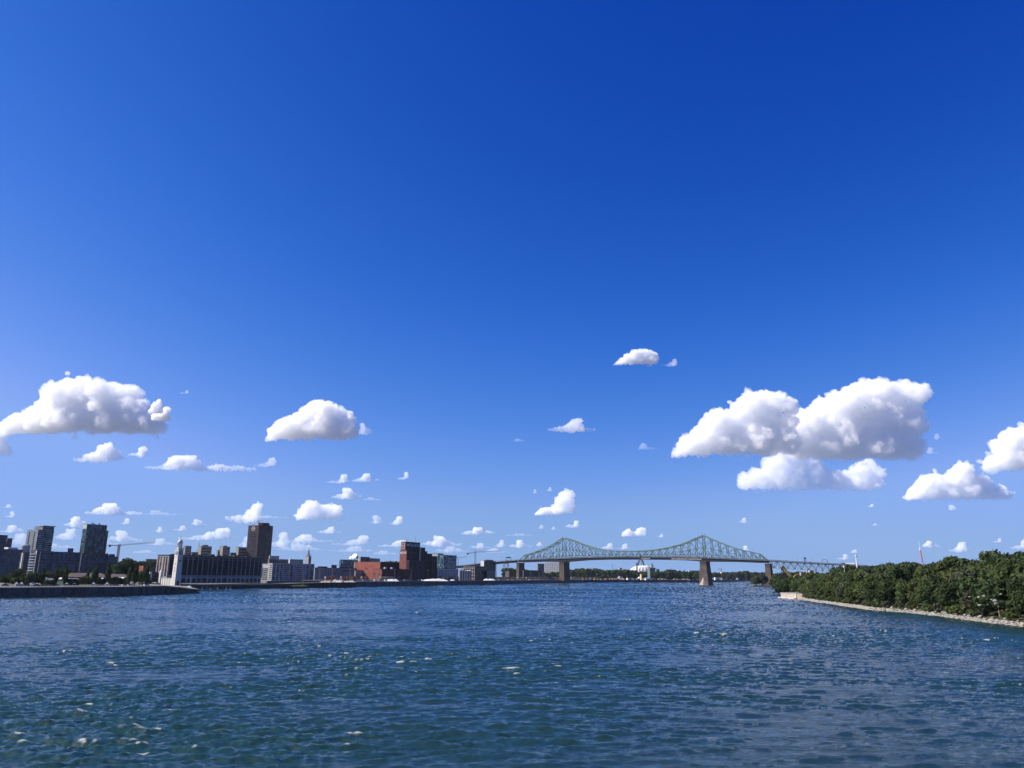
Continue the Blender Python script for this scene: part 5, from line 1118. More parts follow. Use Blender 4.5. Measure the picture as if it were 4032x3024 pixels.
# heaps beside the tracks
def heap(name, label, px0, px1, pyt, py0, D, m, seed, rough=.35):
    A, Bq = at(px0, py0, D), at(px1, py0, D); L = (Bq - A).length; h = zat((px0 + px1) / 2, pyt, D) - A.z; r = random.Random(seed)
    bm = bmesh.new(); nx, ny = 30, 9; g = []
    for i in range(nx + 1):
        row = []
        for j in range(ny + 1):
            u, v = i / nx, j / ny; e = (1 - abs(2 * u - 1) ** 4) * math.sin(math.pi * v) ** .7
            row.append(bm.verts.new((L * u, (v - .5) * h * 3.2, h * e * (1 - rough + 2 * rough * abs(noise.noise(Vector((u * 9 + seed, v * 4, seed * .37))))) - .05)))
        g.append(row)
    for i in range(nx):
        for j in range(ny): bm.faces.new((g[i][j], g[i + 1][j], g[i + 1][j + 1], g[i][j + 1]))
    me = bpy.data.meshes.new(name); bm.to_mesh(me); bm.free(); me.materials.append(m); o = bpy.data.objects.new(name, me); C.objects.link(o); o.location = A; o.rotation_euler.z = math.atan2(Bq.y - A.y, Bq.x - A.x); return tag(o, label, 'heap')
white_t = mat('white_tarp', (.52, .52, .52), .6, .06, .5)
heap('tarp_heap', 'long white tarpaulin-covered heap in front of the brewery annex', 1515, 1572, 2279, 2288, 1150, white_t, 1)
heap('tarp_heap', 'longest white tarpaulin-covered heap in front of the white warehouse', 1664, 1766, 2277.5, 2287, 1240, white_t, 2)
heap('tarp_heap', 'lumpy white salt heap on the quay under the bridge approach', 1902, 1951, 2277, 2285, 1420, white_t, 3, .5)
heap('tarp_heap', 'short white covered heap right of the longest one', 1772, 1792, 2281, 2286, 1260, white_t, 4)
heap('rubble_heap', 'beige rubble heap at the left end of the port quay', 1263, 1310, 2283, 2293, 945, mat('rubble', (.34, .30, .24), .95, .25, .8), 5, .6)
heap('rubble_heap', 'pale grey rubble heap with white slabs on the port quay', 1306, 1352, 2280, 2292, 965, mat('rubble_pale', (.46, .44, .40), .95, .3, .6), 6, .7)
heap('rubble_heap', 'low brown rubble ridge trailing right on the port quay', 1350, 1402, 2286, 2292, 985, mat('rubble', (.34, .30, .24)), 7, .5)
heap('shrub_bank', 'green scrub on the low bank in front of the dark quay wall', 1146, 1212, 2301, 2308, 850, LEAF[2], 8, .6)
# cranes
def crane(label, D, mast, jib_l, jib_r, red, w, apex=None):
    B_, T_ = at(*mast[0], D), at(*mast[1], D); B_.z = 8; r = empty('tower_crane', (T_.x, D, 8), 0, label, 'crane'); h = T_.z - 8
    m = MB(); 
    for x, y in ((-w, -w), (w, -w), (w, w), (-w, w)): m.bar((x, y, 0), (x, y, h), w * .45)
    n_ = 16
    for i in range(n_): 
        s_ = 1 if i % 2 else -1; m.bar((-w * s_, -w, h * i / n_), (w * s_, -w, h * (i + 1) / n_), w * .3); m.bar((-w, -w * s_, h * i / n_), (-w, w * s_, h * (i + 1) / n_), w * .3); m.bar((w, -w * s_, h * i / n_), (w, w * s_, h * (i + 1) / n_), w * .3)
    m.build('mast', red, r)
    JL, JR = at(*jib_l, D) - Vector((T_.x, D, 8)), at(*jib_r, D) - Vector((T_.x, D, 8)); c0 = Vector((0, 0, h + w * .5))
    JR.y = 0; JL.y = 0
    m = MB(); n_ = 24
    for i in range(n_):
        p, q = c0 + (JR - c0) * i / n_, c0 + (JR - c0) * (i + 1) / n_; m.bar(p, q, w * .4).bar(p + Vector((0, 0, w * 1.3)), q + Vector((0, 0, w * 1.3)), w * .35).bar(p, q + Vector((0, 0, w * 1.3)), w * .22)
    m.build('jib', mat('crane_grey', (.45, .42, .42), .5, 0), r)
    MB().bar(c0, JL, w * 1.0, w * .9).build('counter_jib', red, r); MB().box(JL.x - w, -w, JL.z - w * 2.0, JL.x + w * 1.4, w, JL.z + w * .6).build('counterweight', conc_d, r)
    MB().box(-w * 1.5, -w * 1.5, h - w * .5, w * 1.5, w * 1.5, h + w * 2.2).build('cab', steel_w, r)
    if apex: A_ = at(*apex, D) - Vector((T_.x, D, 8)); A_.y = 0; MB().bar(c0, A_, w * .8).build('apex', red, r); MB().bar(A_, c0 + (JR - c0) * .6, w * .18).build('tie', conc_g, r); MB().bar(A_, JL, w * .18).build('tie', conc_g, r)
    return r
cr_red = mat('crane_red', (.36, .14, .13), .5, .05)
crane('red and white tower crane between the glass towers and the clock tower', 1000, ((463, 2207), (469, 2150)), (432, 2147), (610, 2138), cr_red, .95)
crane('distant grey tower crane right of the brewery', 2600, ((1871, 2225), (1872, 2177)), (1841, 2179), (1969, 2171), mat('crane_dark', (.20, .20, .22), .5, 0), 2.0, (1869.5, 2167))
crane('faint far crane half hidden by the blue glass office', 3200, ((1803, 2225), (1804, 2197)), (1790, 2197), (1838, 2194), mat('crane_dark', (.20, .20, .22)), 1.4)
crane('tiny crane on the horizon between the two right bridge piers', 4200, ((2839, 2256), (2839, 2240)), (2830, 2240), (2843, 2239), mat('crane_dark', (.20, .20, .22)), 1.6)
# promenade: tents, parked cars
carp = [mat('car_white', (.7, .7, .7), .3, 0), mat('car_grey', (.2, .21, .23), .3, 0), mat('car_dark', (.03, .03, .04), .3, 0)]
tyre = mat('tyre', (.02, .02, .02), .9, 0)
def car(px, D, ci, label, group='cars parked along the promenade'):
    P = at(px, 2310, D); r = empty('parked_car', (P.x, P.y, 5.8), math.radians(62), label, 'car', group)
    m = MB().box(-2.2, -.9, .35, 2.2, .9, .95); m.build('body', carp[ci], r)
    MB().add([(-1.5, -.8, .95), (1.2, -.8, .95), (1.2, .8, .95), (-1.5, .8, .95), (-1.0, -.7, 1.5), (.6, -.7, 1.5), (.6, .7, 1.5), (-1.0, .7, 1.5)], [(4, 5, 6, 7), (0, 1, 5, 4), (1, 2, 6, 5), (2, 3, 7, 6), (3, 0, 4, 7)]).build('cabin', dark_glass, r)
    for x in (-1.4, 1.4):
        for y in (-.9, .9): w_ = MB().frus(.33, .33, -.1, .1, 10).build('wheel', tyre, r, (x, y, .33)); w_.rotation_euler.x = math.pi / 2
for px, ci, w_ in ((20, 2, 'under the trees at the left picture edge'), (71, 0, 'beside the first white tents'), (104, 0, 'under the low front trees'), (143, 1, 'between the first tents and the gabled house'), (172, 0, 'below the white gabled house'), (205, 0, 'between the white gabled house and the two poplars'), (219, 1, 'at the foot of the two leaning poplars'), (391, 0, 'left of the tall dark poplar'), (398, 0, 'directly left of the tall dark poplar'), (441, 0, 'right of the tall dark poplar'), (455, 1, 'in the middle between two tall poplars'), (490, 0, 'left of the poplar at the shed end'), (512, 0, 'right of the poplar at the shed end'), (577, 0, 'beside the last dark poplar')):
    car(px, 553 + px * .09, ci, f'{("white", "grey", "black")[ci]} car parked {w_}')
def tent(px, D, s, label):
    P = at(px, 2310, D); r = empty('tent', (P.x, P.y, 5.8), .5, label, 'tent', 'small white tents on the promenade')
    for x, y in ((-s, -s), (s, -s), (s, s), (-s, s)): MB().box(x - .06, y - .06, 0, x + .06, y + .06, 1.7).build('pole', steel_w, r)
    MB().add([(-s * 1.1, -s * 1.1, 1.5), (s * 1.1, -s * 1.1, 1.5), (s * 1.1, s * 1.1, 1.5), (-s * 1.1, s * 1.1, 1.5), (0, 0, 3.0)], [(0, 1, 4), (1, 2, 4), (2, 3, 4), (3, 0, 4), (3, 2, 1, 0)]).build('canopy', white_t, r)
for px, w_ in ((63, 'first of the promenade tents from the left'), (83, 'second of the promenade tents from the left'), (125, 'wide tent left of the white gabled house'), (261, 'right of the two leaning poplars'), (291, 'in the open between the poplars'), (367, 'at the foot of the slim poplar'), (420, 'at the foot of the tall dark poplar')):
    tent(px, 548 + px * .09, 1.1 if px != 125 else 1.6, 'small white tent on the promenade, ' + w_)
# beacon and canopies on the quay tip
P = at(748, 2312, 655); r = empty('beacon_mast', (P.x, P.y, 4), 0, 'slender pale mast on the tip of the quay', 'mast'); MB().frus(.22, .12, 0, 9, 6).build('pole', steel_w, r); MB().frus(.5, .5, 0, .6, 6).build('base', conc_g, r)
for px, py, mm, lb in ((744, 2312, mat('pale_cyan', (.35, .60, .62), .6, 0), 'pale turquoise canopy on the quay tip'), (755, 2319, white_t, 'white canopy lowest on the quay tip')):
    P = at(px, py, 640); r = empty('canopy', P, .5, lb, 'canopy'); MB().add([(-2, -1.5, 0), (2, -1.5, 0), (2, 1.5, .2), (-2, 1.5, .2), (0, 0, 1.2)], [(0, 1, 4), (1, 2, 4), (2, 3, 4), (3, 0, 4), (3, 2, 1, 0)]).build('canvas', mm, r)
    for x in (-1.7, 1.7): MB().frus(.08, .08, -2.2, .2, 5, (x, -1.2)).build('post', steel_w, r)
# small sailing boats in the basin mouth
def dinghy(px, py, h, label, lean=.12, w=1.0):
    P = on_z(px, py); r = empty('sailing_dinghy', P, .4, label, 'boat', 'small white sails off the quay tip')
    MB().add([(-1.6 * w, 0, .35), (0, -.55, .4), (1.7 * w, 0, .5), (0, .55, .4), (-1.3 * w, 0, -.1), (0, -.3, -.1), (1.2 * w, 0, -.1), (0, .3, -.1)], [(0, 1, 2, 3), (4, 7, 6, 5), (0, 4, 5, 1), (1, 5, 6, 2), (2, 6, 7, 3), (3, 7, 4, 0)]).build('hull', steel_w, r)
    MB().bar((0, 0, .3), (h * lean, 0, h), .1).build('mast', conc_l, r); MB().add([(.1, 0, .6), (h * lean, 0, h * .98), (-.9 * w, .25, .8), (.1, .05, .6), (h * lean, .05, h * .98), (-.9 * w, .3, .8)], [(0, 1, 2), (5, 4, 3), (0, 2, 5, 3), (1, 4, 5, 2)]).build('sail', white_t, r)
for px, py, h, lb in ((795, 2325, 3.6, 'white sail nearest the quay tip'), (828, 2323, 2.6, 'smallest white sail, second from the quay tip'), (856, 2322, 3.4, 'thin white sail, third from the quay tip'), (890, 2321.5, 3.4, 'thin white sail beside the last one'), (907, 2322.5, 4.4, 'tallest white sail, farthest from the quay tip')): dinghy(px, py, h, lb)
# open motor boat with a person standing
P = on_z(1428, 2346); r = empty('motor_boat', P, .05, 'small white open boat on the river carrying one standing person', 'boat')
m = MB(); secs = [(-2.9, .85, .5), (-1.5, 1.0, .5), (.5, 1.0, .6), (2.0, .7, .75), (3.1, .05, 1.0)]; vs = []
for x, w_, z in secs: vs += [(x, -w_, z), (x, -w_ * .55, -.2), (x, w_ * .55, -.2), (x, w_, z)]
fs = [(0, 1, 2, 3)[::-1]] + [(4 * i + j, 4 * i + (j + 1) % 4, 4 * i + 4 + (j + 1) % 4, 4 * i + 4 + j) for i in range(4) for j in range(4)] + [(16, 17, 18, 19)]
m.add(vs, fs).build('hull', steel_w, r); MB().box(-.2, -.4, .5, .5, .4, 1.2).build('console', conc_l, r); MB().box(-3.2, -.25, 0, -2.9, .25, 1.1).build('outboard_motor', black_m, r)
def person(loc, label, top_m):
    me = bpy.data.meshes.new('person'); J = [(0, 0, .95), (0, 0, 1.2), (0, 0, 1.42), (0, 0, 1.53), (0, .01, 1.68), (.1, 0, .9), (.13, .03, .5), (.14, 0, .06), (.15, -.12, .03), (-.1, 0, .9), (-.13, -.03, .5), (-.14, 0, .06), (-.15, -.12, .03), (.2, 0, 1.40), (.27, .0, 1.12), (.25, -.18, .95), (-.2, 0, 1.40), (-.27, 0, 1.12), (-.24, -.16, .93)]
    E = [(0, 1), (1, 2), (2, 3), (3, 4), (0, 5), (5, 6), (6, 7), (7, 8), (0, 9), (9, 10), (10, 11), (11, 12), (2, 13), (13, 14), (14, 15), (2, 16), (16, 17), (17, 18)]
    R_ = [.15, .14, .15, .06, .105, .10, .07, .05, .04, .10, .07, .05, .04, .07, .05, .035, .07, .05, .035]
    me.from_pydata(J, E, []); o = bpy.data.objects.new('person', me); C.objects.link(o); o.location = loc
    sk = o.modifiers.new('skin', 'SKIN'); [setattr(v, 'radius', (q, q)) for v, q in zip(me.skin_vertices[0].data, R_)] if me.skin_vertices else None
    if not me.skin_vertices: pass
    o.modifiers.new('sub', 'SUBSURF').levels = 1; me.materials.append(top_m); return tag(o, label, 'person')
person(P + Vector((-.9, 0, .35)), 'person in dark clothes standing upright in the small white boat', mat('dark_clothes', (.03, .035, .06), .9, 0))
def buoy(px, py, h, m_, label):
    P = on_z(px, py); r = empty('buoy', P, 0, label, 'buoy'); MB().frus(1.2, 1.1, -.3, .5, 10).build('float', m_, r); MB().frus(.8, .25, .5, h, 4).build('tower', m_, r); MB().frus(.35, .35, h, h + .5, 6).build('lamp', m_, r)
buoy(2238, 2314.5, 4.2, black_m, 'dark navigation buoy on the river below the left bridge pier'); buoy(2981, 2306.5, 1.0, steel_w, 'tiny white buoy beside the islet at the stone bridge pier')
P = on_z(2921, 2299); r = empty('motor_boat', P, .1, 'tiny white speedboat near the far right bank', 'boat'); MB().add([(-4, -1.3, .9), (2, -1.3, 1.0), (5, 0, 1.3), (2, 1.3, 1.0), (-4, 1.3, .9), (-4, -.8, -.2), (2, -.8, -.2), (4.4, 0, -.2), (2, .8, -.2), (-4, .8, -.2)], [(0, 1, 2, 3, 4), (5, 9, 8, 7, 6), (0, 5, 6, 1), (1, 6, 7, 2), (2, 7, 8, 3), (3, 8, 9, 4), (4, 9, 5, 0)]).build('hull', steel_w, r); MB().box(-1, -.8, .9, 1.2, .8, 2.1).build('cabin', steel_w, r)

# ---------------------------------------------------------------- right: landing, masts, amusement park
A_, B_ = on_z(3076, 2354.5), on_z(3137, 2359.5); d = (B_ - A_); L_ = d.length; az = math.atan2(d.y, d.x)
ld = empty('concrete_landing', A_, az, 'pale concrete landing with panelled wall at the tip of the wooded shore', 'landing')
lm = mat('landing_concrete', (.33, .28, .235), .9, .1, .3)
MB().box(0, 0, -1, L_, 30, 4.1).build('wall', lm, ld); MB().box(-1.0, -2.2, -1, L_ + 1, 0 - .01, .9).build('footing', mat('landing_pale', (.36, .35, .33), .9, .1, .3), ld); MB().box(-.2, -.3, 4.1, L_ + .2, 30, 4.4).build('coping', stone_w, ld)
for i in range(7): MB().box(L_ * i / 6 - .2, -.18, .9, L_ * i / 6 + .2, 0, 4.1).build('joint', mat('joint_grey', (.28, .25, .22), .9, 0), ld)
MB().add([(L_, 0, -1), (L_ + 9, 10, -1), (L_ + 9, 12, -1), (L_, 12, -1), (L_, 0, 4.1), (L_ + 9, 10, 1.0), (L_ + 9, 12, 1.0), (L_, 12, 4.1)], [(4, 5, 6, 7), (0, 1, 5, 4), (1, 2, 6, 5), (2, 3, 7, 6)]).build('ramp', lm, ld)
hut = empty('landing_hut', ld.matrix_world @ Vector((0, 0, 0)), 0, 'small grey pitched hut on the concrete landing', 'hut'); hp = at(3143, 2338, A_.y + 12); hut.location = (hp.x, hp.y, 4.1)
MB().box(-2.5, -2, 0, 2.5, 2, 2.2).build('wall', conc_d, hut); MB().add([(-2.8, -2.3, 2.2), (2.8, -2.3, 2.2), (2.8, 2.3, 2.2), (-2.8, 2.3, 2.2), (0, 0, 4.2)], [(0, 1, 4), (1, 2, 4), (2, 3, 4), (3, 0, 4), (3, 2, 1, 0)]).build('roof', conc_l, hut)
hp = at(3162, 2322, 700); b = empty('stone_slab', hp, .3, 'pale sloping slab among the trees above the landing', 'slab'); MB().box(-6, -3, -4, 6, 3, 0).build('body', stone_w, b)
def mast(name, label, D, pb, pt, w0, w1, m_, head=None, cat='mast'):
    B_, T_ = at(*pb, D), at(*pt, D); r = empty(name, B_, 0, label, cat); MB().frus(w0, w1, 0, (T_ - B_).length, 8).build('pole', m_, r); r.rotation_euler = (T_ - B_).to_track_quat('Z', 'Y').to_euler(); return r, (T_ - B_).length
red_m = mat('mast_red', (.42, .07, .05), .5, .05)
r, L_ = mast('red_mast', 'tall red mast with a white tip rising above the wooded hill', 900, (3633, 2215), (3624, 2166), .62, .5, red_m)
MB().frus(.95, .95, L_, L_ + 2.2, 8).build('collar', steel_w, r); MB().frus(.26, .08, L_ + 2.2, L_ + 11.0, 6).build('tip', steel_w, r)
r, L_ = mast('white_mast', 'white mast with a round head right of the bridge approach', 1300, (3375, 2240), (3371, 2192), 1.2, 1.0, steel_w); MB().frus(1.4, 2.2, L_, L_ + 1.5, 8).frus(2.2, 2.0, L_ + 1.5, L_ + 2.6, 8).build('head', steel_w, r)
r, L_ = mast('street_lamp', 'tall pale floodlight post standing in the wood below the bridge deck', 640, (3327, 2290), (3324, 2233), .18, .12, steel_w, cat='lamp'); MB().box(-.7, -.5, L_ - .3, .7, .5, L_ + 1.2).build('lamp_head', steel_w, r)
yel = mat('ride_yellow', (.58, .36, .06), .5, .08, .5)
B_, T_ = at(3117, 2276, 1350), at(3083, 2231, 1350); r = empty('yellow_boom', B_, 0, 'thick yellow boom of a fairground ride leaning left under the bridge approach', 'ride')
v = T_ - B_; MB().bar((0, 0, 0), v, 2.6, 3.2).build('boom', yel, r); MB().bar(v * .97, v * 1.05 + Vector((-1.5, 0, 0)), 4.2, 3.4).build('head', conc_g, r); MB().bar(v * .62 + Vector((1, -2.2, 0)), v * .3 + Vector((2, -2.2, 0)), 1.2, 1.6).build('ram', conc_l, r)
for k in range(6): MB().bar(v * (.15 + .13 * k) + Vector((-1.8, -1.7, 0)), v * (.15 + .13 * k) + Vector((1.8, -1.7, 0)), .35).build('rung', cm['rust'], r)
P = at(3126, 2275, 1340); r = empty('yellow_slide', P, 0, 'low yellow curved slide beside the yellow boom', 'ride'); m = MB(); pts = [Vector((9.5 - 9.5 * math.cos(t_), 0, 4.5 * math.sin(t_) + 1)) for t_ in [math.pi * k / 10 for k in range(11)]]
for p, q in zip(pts, pts[1:]): m.bar(p, q, 1.5, .9)
m.build('slide', yel, r); MB().bar((0, 0, -4), (0, 0, 1), .8).build('post', conc_g, r)
P = at(3170, 2272, 1340); r = empty('yellow_ride_arm', P, 0, 'thin yellow ride arm beside the beige towers', 'ride'); MB().bar((0, 0, -3), (4.2, 0, 10.5), .9).bar((6, 0, -3), (4.2, 0, 10.5), .7).build('arm', yel, r); MB().box(3.2, -1, 10.2, 5.6, 1, 11.4).build('head', yel, r)
b = House('white_kiosk', 'narrow white tower box between yellow rides', 'tower', 3151, 3152, 3158, 2256, 1340, white_p, z=3, alpha=math.radians(85), ly=3); b.bands('x', b.h * .3, b.h * .9, 3, .2)
for a, k, q, py, lb, mm in ((3184, 3188, 3204, 2247, 'beige twin-block tower house of the amusement park, left block', mat('beige_wall', (.42, .36, .30), .9, .1)), (3206, 3210, 3217, 2251, 'beige twin-block tower house of the amusement park, middle block', mat('brown_wall', (.30, .21, .18), .9, .1)), (3215, 3219, 3226, 2254, 'brown stepped block at the right of the amusement park towers', mat('brown_wall2', (.22, .17, .17), .9, .1))):
    b = House('park_building', lb, 'building', a, k, q, py, 1330, mm, z=3, alpha=math.radians(70)); b.bands('x', b.h * .3, b.h * .95, 3, .3)
b = House('park_pavilion', 'flat roofed pavilion at the edge of the park near the wood', 'pavilion', 3232, 3236, 3268, 2264, 1250, conc_d, z=3, roof=conc_g, alpha=math.radians(80)); b.bands('x', 1, b.h, 2, .4)
P = at(3082, 2262, 1400); r = empty('lattice_tower', (P.x, P.y, 3), 0, 'dark steel lattice tank tower left of the yellow boom', 'tower'); h_ = zat(3082, 2246, 1400) - 3; m = MB()
for x, y in ((-2, -2), (2, -2), (2, 2), (-2, 2)): m.bar((x * 1.6, y * 1.6, 0), (x * .8, y * .8, h_), .5)
for k in range(4): m.bar((-3 + k * .3, -2.6, h_ * k / 4), (3 - k * .3, -2.6, h_ * (k + 1) / 4), .3).bar((3 - k * .3, -2.6, h_ * k / 4), (-3 + k * .3, -2.6, h_ * (k + 1) / 4), .3)
m.build('legs', steel_dark, r); MB().frus(2.6, 2.6, h_, h_ + 3.4, 10).frus(2.6, .4, h_ + 3.4, h_ + 4.6, 10).build('tank', steel_dark, r)
P = at(3250, 2245, 1750); r = empty('coaster_hoop', (P.x, P.y, 12), 0, 'thin grey hoop of a roller coaster rising over the bridge approach', 'ride'); m = MB(); R_ = 7.3; zc = zat(3250, 2202.5, 1750) - 12 - R_
pts = [Vector((-R_, 0, -8))] + [Vector((-R_, 0, 0))] + [Vector((R_ * math.cos(t_), 0, zc + R_ * math.sin(t_))) for t_ in [math.pi - math.pi * k / 14 for k in range(15)]] + [Vector((R_, 0, 0)), Vector((R_, 0, -8))]
for p, q in zip(pts, pts[1:]): m.bar(p, q, .9)
m.build('track', mat('coaster_grey', (.22, .26, .32), .5, 0), r)
for px, w_, lb in ((3346, 18, 'white lorry trailer crossing the bridge, nearer the white mast'), (3322, 6, 'dark van on the bridge left of the white lorry')):
    s_ = s_of(px); r = empty('lorry', BR + bp(s_, 0, bz(s_) - .2) - BN * .5, math.atan2(BD.y, BD.x), lb, 'lorry', 'vehicles on the bridge deck'); MB().box(-w_ / 2, 0, .9, w_ / 2, 2.6, 4.2 if w_ > 8 else 3.4).build('body', steel_w if w_ > 8 else conc_d, r); MB().box(w_ / 2 + .3, 0, .6, w_ / 2 + 2.6, 2.5, 3.4).build('cab', conc_g, r)
    for q in (-w_ / 2 + 1.5, w_ / 2 - 1): k_ = MB().frus(.5, .5, 0, 2.4, 10).build('wheel', tyre, r, (q, 2.5, .5)); k_.rotation_euler.x = math.pi / 2
cars_ = [(2322, 0), (2408, 0), (2560, 1), (2175, 2), (2340, 1), (2860, 2), (2935, 1), (3095, 1), (3190, 2), (2470, 2), (2000, 1), (2085, 0)]
for i, (px, ci) in enumerate(cars_):
    s_ = s_of(px); r = empty('car_on_bridge', BR + bp(s_, 0, bz(s_) - .2) + BN * (1 + 3 * (i % 2)), math.atan2(BD.y, BD.x), f'{("white", "grey", "black")[ci]} vehicle driving over the bridge deck', 'car', f'{("white", "grey", "black")[ci]} vehicles on the bridge deck'); MB().box(-2.4, 0, .4, 2.4, 1.9, 1.5).build('body', carp[ci], r); MB().box(-1.4, .1, 1.5, 1.0, 1.8, 2.3).build('cabin', dark_glass, r)

# ---------------------------------------------------------------- far skyline under the bridge
D = 4300.0; c0 = at(2535, 2252, D); s_ = D / FPX
st = empty('stadium', (c0.x, D, c0.z), 0, 'huge white ribbed stadium dome with a leaning tower under the middle of the bridge', 'stadium')
rx, hz_ = 57 * s_, 24 * s_; m = MB(); n_ = 26; vs = []; fs = []; mi = []
for j in range(7):
    e = j / 6; r_ = rx * math.cos(e * math.pi / 2 * .93); z = hz_ * math.sin(e * math.pi / 2)
    for i in range(n_ * 2): a = math.pi * i / n_; vs.append((r_ * math.cos(a), r_ * .8 * math.sin(a), z))
M2 = n_ * 2
for j in range(6):
    for i in range(M2): m.f.append((j * M2 + i, j * M2 + (i + 1) % M2, (j + 1) * M2 + (i + 1) % M2, (j + 1) * M2 + i)); m.m.append(1 if (i % 2 and j < 3) else 0)
m.f.append(tuple(6 * M2 + i for i in range(M2))); m.m.append(0); m.v = vs
m.build('dome', [mat('dome_white', (.50, .50, .50), .7, .03), mat('dome_gap', (.16, .17, .20), .8, 0)], st)
MB().frus(rx * 1.02, rx * 1.0, -12, -.2, 30).build('base', conc_d, st)
ptw = [at(x, y, D + 150) - st.location for x, y in ((2511, 2228), (2536, 2228), (2529, 2205), (2517, 2205), (2524, 2180), (2517, 2180))]
for k, (a, b_) in enumerate((((ptw[0]), (ptw[3])), ((ptw[1]), (ptw[2])))): MB().bar(a, b_, 5.5 * s_ * .5, 8).build('tower_leg', conc_g, st)
MB().bar((ptw[0] + ptw[1]) / 2, (ptw[2] + ptw[3]) / 2, 9 * s_ * .8, 6).build('tower_face', mat('tower_pale', (.42, .42, .44), .8, 0), st); MB().bar((ptw[2] + ptw[3]) / 2, (ptw[4] + ptw[5]) / 2, 10 * s_, 10).build('tower_shaft', conc_g, st)
spire('church_spire', 'green grey church tower in front of the stadium dome', 2556, 2262, 2216, 2380, 7.5, 2234, mat('copper_green', (.16, .24, .20)), mat('church_grey', (.22, .25, .26), .8, .1))
for px, py0, py1, D, w_, lb in ((2568, 2244, 2221, 3300, 3.2, 'dark factory chimney right of the church tower'), (2573, 2244, 2226, 3300, 1.2, 'thin chimney beside the dark factory chimney'), (2508, 2240, 2218, 3600, 3.4, 'short grey tower left of the stadium tower'), (2413, 2245, 2224, 3400, .8, 'hair-thin mast above the far trees left of the stadium'), (2642, 2250, 2239, 3400, .8, 'thin mast above the far trees right of the stadium'), (2695, 2252, 2246, 3000, 1.5, 'stub chimney among the far roofs right of the stadium')):
    P = at(px, py0, D); r = empty('chimney', (P.x, P.y, 20), 0, lb, 'chimney'); h_ = zat(px, py1, D) - 20; MB().frus(w_, w_ * .8, 0, h_, 8).build('shaft', conc_d, r); MB().frus(w_ * 1.15, w_ * 1.15, h_, h_ + 2, 8).build('cap', conc_d, r)
bw = mat('bright_white', (.80, .79, .74)); pk = mat('far_pink', (.38, .29, .26), .9, .05); fg = mat('far_grey', (.14, .15, .18), .9, .1); fb = mat('far_brown', (.16, .09, .08), .9, .1)
FAR = [(2307, 2332, 2239, bw, 'white far house left of the pink one under the bridge'), (2333, 2354, 2238, pk, 'pinkish far block under the bridge'), (2354, 2366, 2241, fg, 'grey far block right of the pinkish one'), (2362, 2375, 2243, bw, 'small white gabled far house'), (2438, 2450, 2237, pk, 'small pink roof block above the far trees'), (2325, 2341, 2256, fg, 'grey roof among the far trees, left'), (2273, 2286, 2248, bw, 'flat white roof among the far trees, left of the grey roof'), (2286, 2301, 2251, conc_l, 'second flat white roof among the far trees'), (2516, 2533, 2250, bw, 'white house just below the stadium dome'), (2590, 2597, 2252, fb, 'small red brick building right of the stadium'), (2622, 2660, 2243, conc_g, 'wide grey concrete block right of the stadium'), (2662, 2686, 2250, bw, 'white house right of the wide grey block'), (2584, 2597, 2242, fg, 'grey factory block behind the church tower'), (2714, 2724, 2247, pk, 'beige far block left of the right main pier'), (2727, 2752, 2248, fg, 'low grey far blocks beside the right main pier'), (2556, 2580, 2236, fg, 'grey factory hall beside the dark chimney')]
for i, (a, b_, py, mm, lb) in enumerate(FAR):
    h = House('far_building', lb, 'building', a, a + .6, b_, py, 2750 + (i % 5) * 60, mm, z=12, alpha=math.radians(80), ly=14, roof=conc_g); 
    if b_ - a > 12: h.bands('x', h.h * .35, h.h * .95, 3, .4)
    else: h.slab('window', 'x', h.lx * .3, h.lx * .7, h.h * .6, h.h * .85, dark_glass, .2)
for a, b_, py, D_, mm, lb in ((2714, 2762, 2247, 2700, pk, 'cluster of pale blocks on the horizon left of the right main pier'), (2840, 2890, 2253, 3600, bw, 'long white roof on the horizon between the right piers'), (2905, 2932, 2258, 3400, fg, 'grey roof on the far bank between the right piers'), (2815, 2838, 2274, 3150, bw, 'white sheds on the far bank just right of the main pier'), (2840, 2846, 2276, 3150, bw, 'small white box on the far bank right of the main pier'), (2470, 2492, 2276, 2330, bw, 'white boat shed on the far quay'), (2542, 2567, 2279, 2300, bw, 'row of white vans on the far bank'), (2524, 2529, 2261, 2350, cm['yellow'], 'yellow end of a shed on the far bank'), (2312, 2330, 2274, 2180, bw, 'flat white shed roof in the container yard'), (2300, 2312, 2279, 2200, conc_l, 'pale low hut on the far quay')):
    h = House('far_shed', lb, 'shed', a, a + .8, b_, py, D_, mm, z=8, alpha=math.radians(82), ly=12, roof=conc_l); h.slab('door', 'x', h.lx * .4, h.lx * .6, 0, h.h * .6, dark_glass, .2)
# ---------------------------------------------------------------- clouds (each one a lumpy body of scattering vapour)
def cloud_mat(name, density, g=0.0):
    m = bpy.data.materials.new(name); m.use_nodes = True
    n = m.node_tree.nodes; n.clear(); out = n.new('ShaderNodeOutputMaterial')
    v = n.new('ShaderNodeVolumePrincipled')
    v.inputs['Color'].default_value = (1, 1, 1, 1); v.inputs['Density'].default_value = density
    v.inputs['Anisotropy'].default_value = g
    m.node_tree.links.new(v.outputs['Volume'], out.inputs['Volume'])
    m.cycles.homogeneous_volume = True
    return m
def ico(sub):
    bm = bmesh.new(); bmesh.ops.create_icosphere(bm, subdivisions=sub, radius=1.0)
    v = np.array([x.co[:] for x in bm.verts]); f = [[y.index for y in x.verts] for x in bm.faces]; bm.free(); return v, f
ICO2 = ico(2)
tex_c = bpy.data.textures.new('billow', 'CLOUDS'); tex_c.noise_depth = 3
CLOUD_BASE = 1350.0
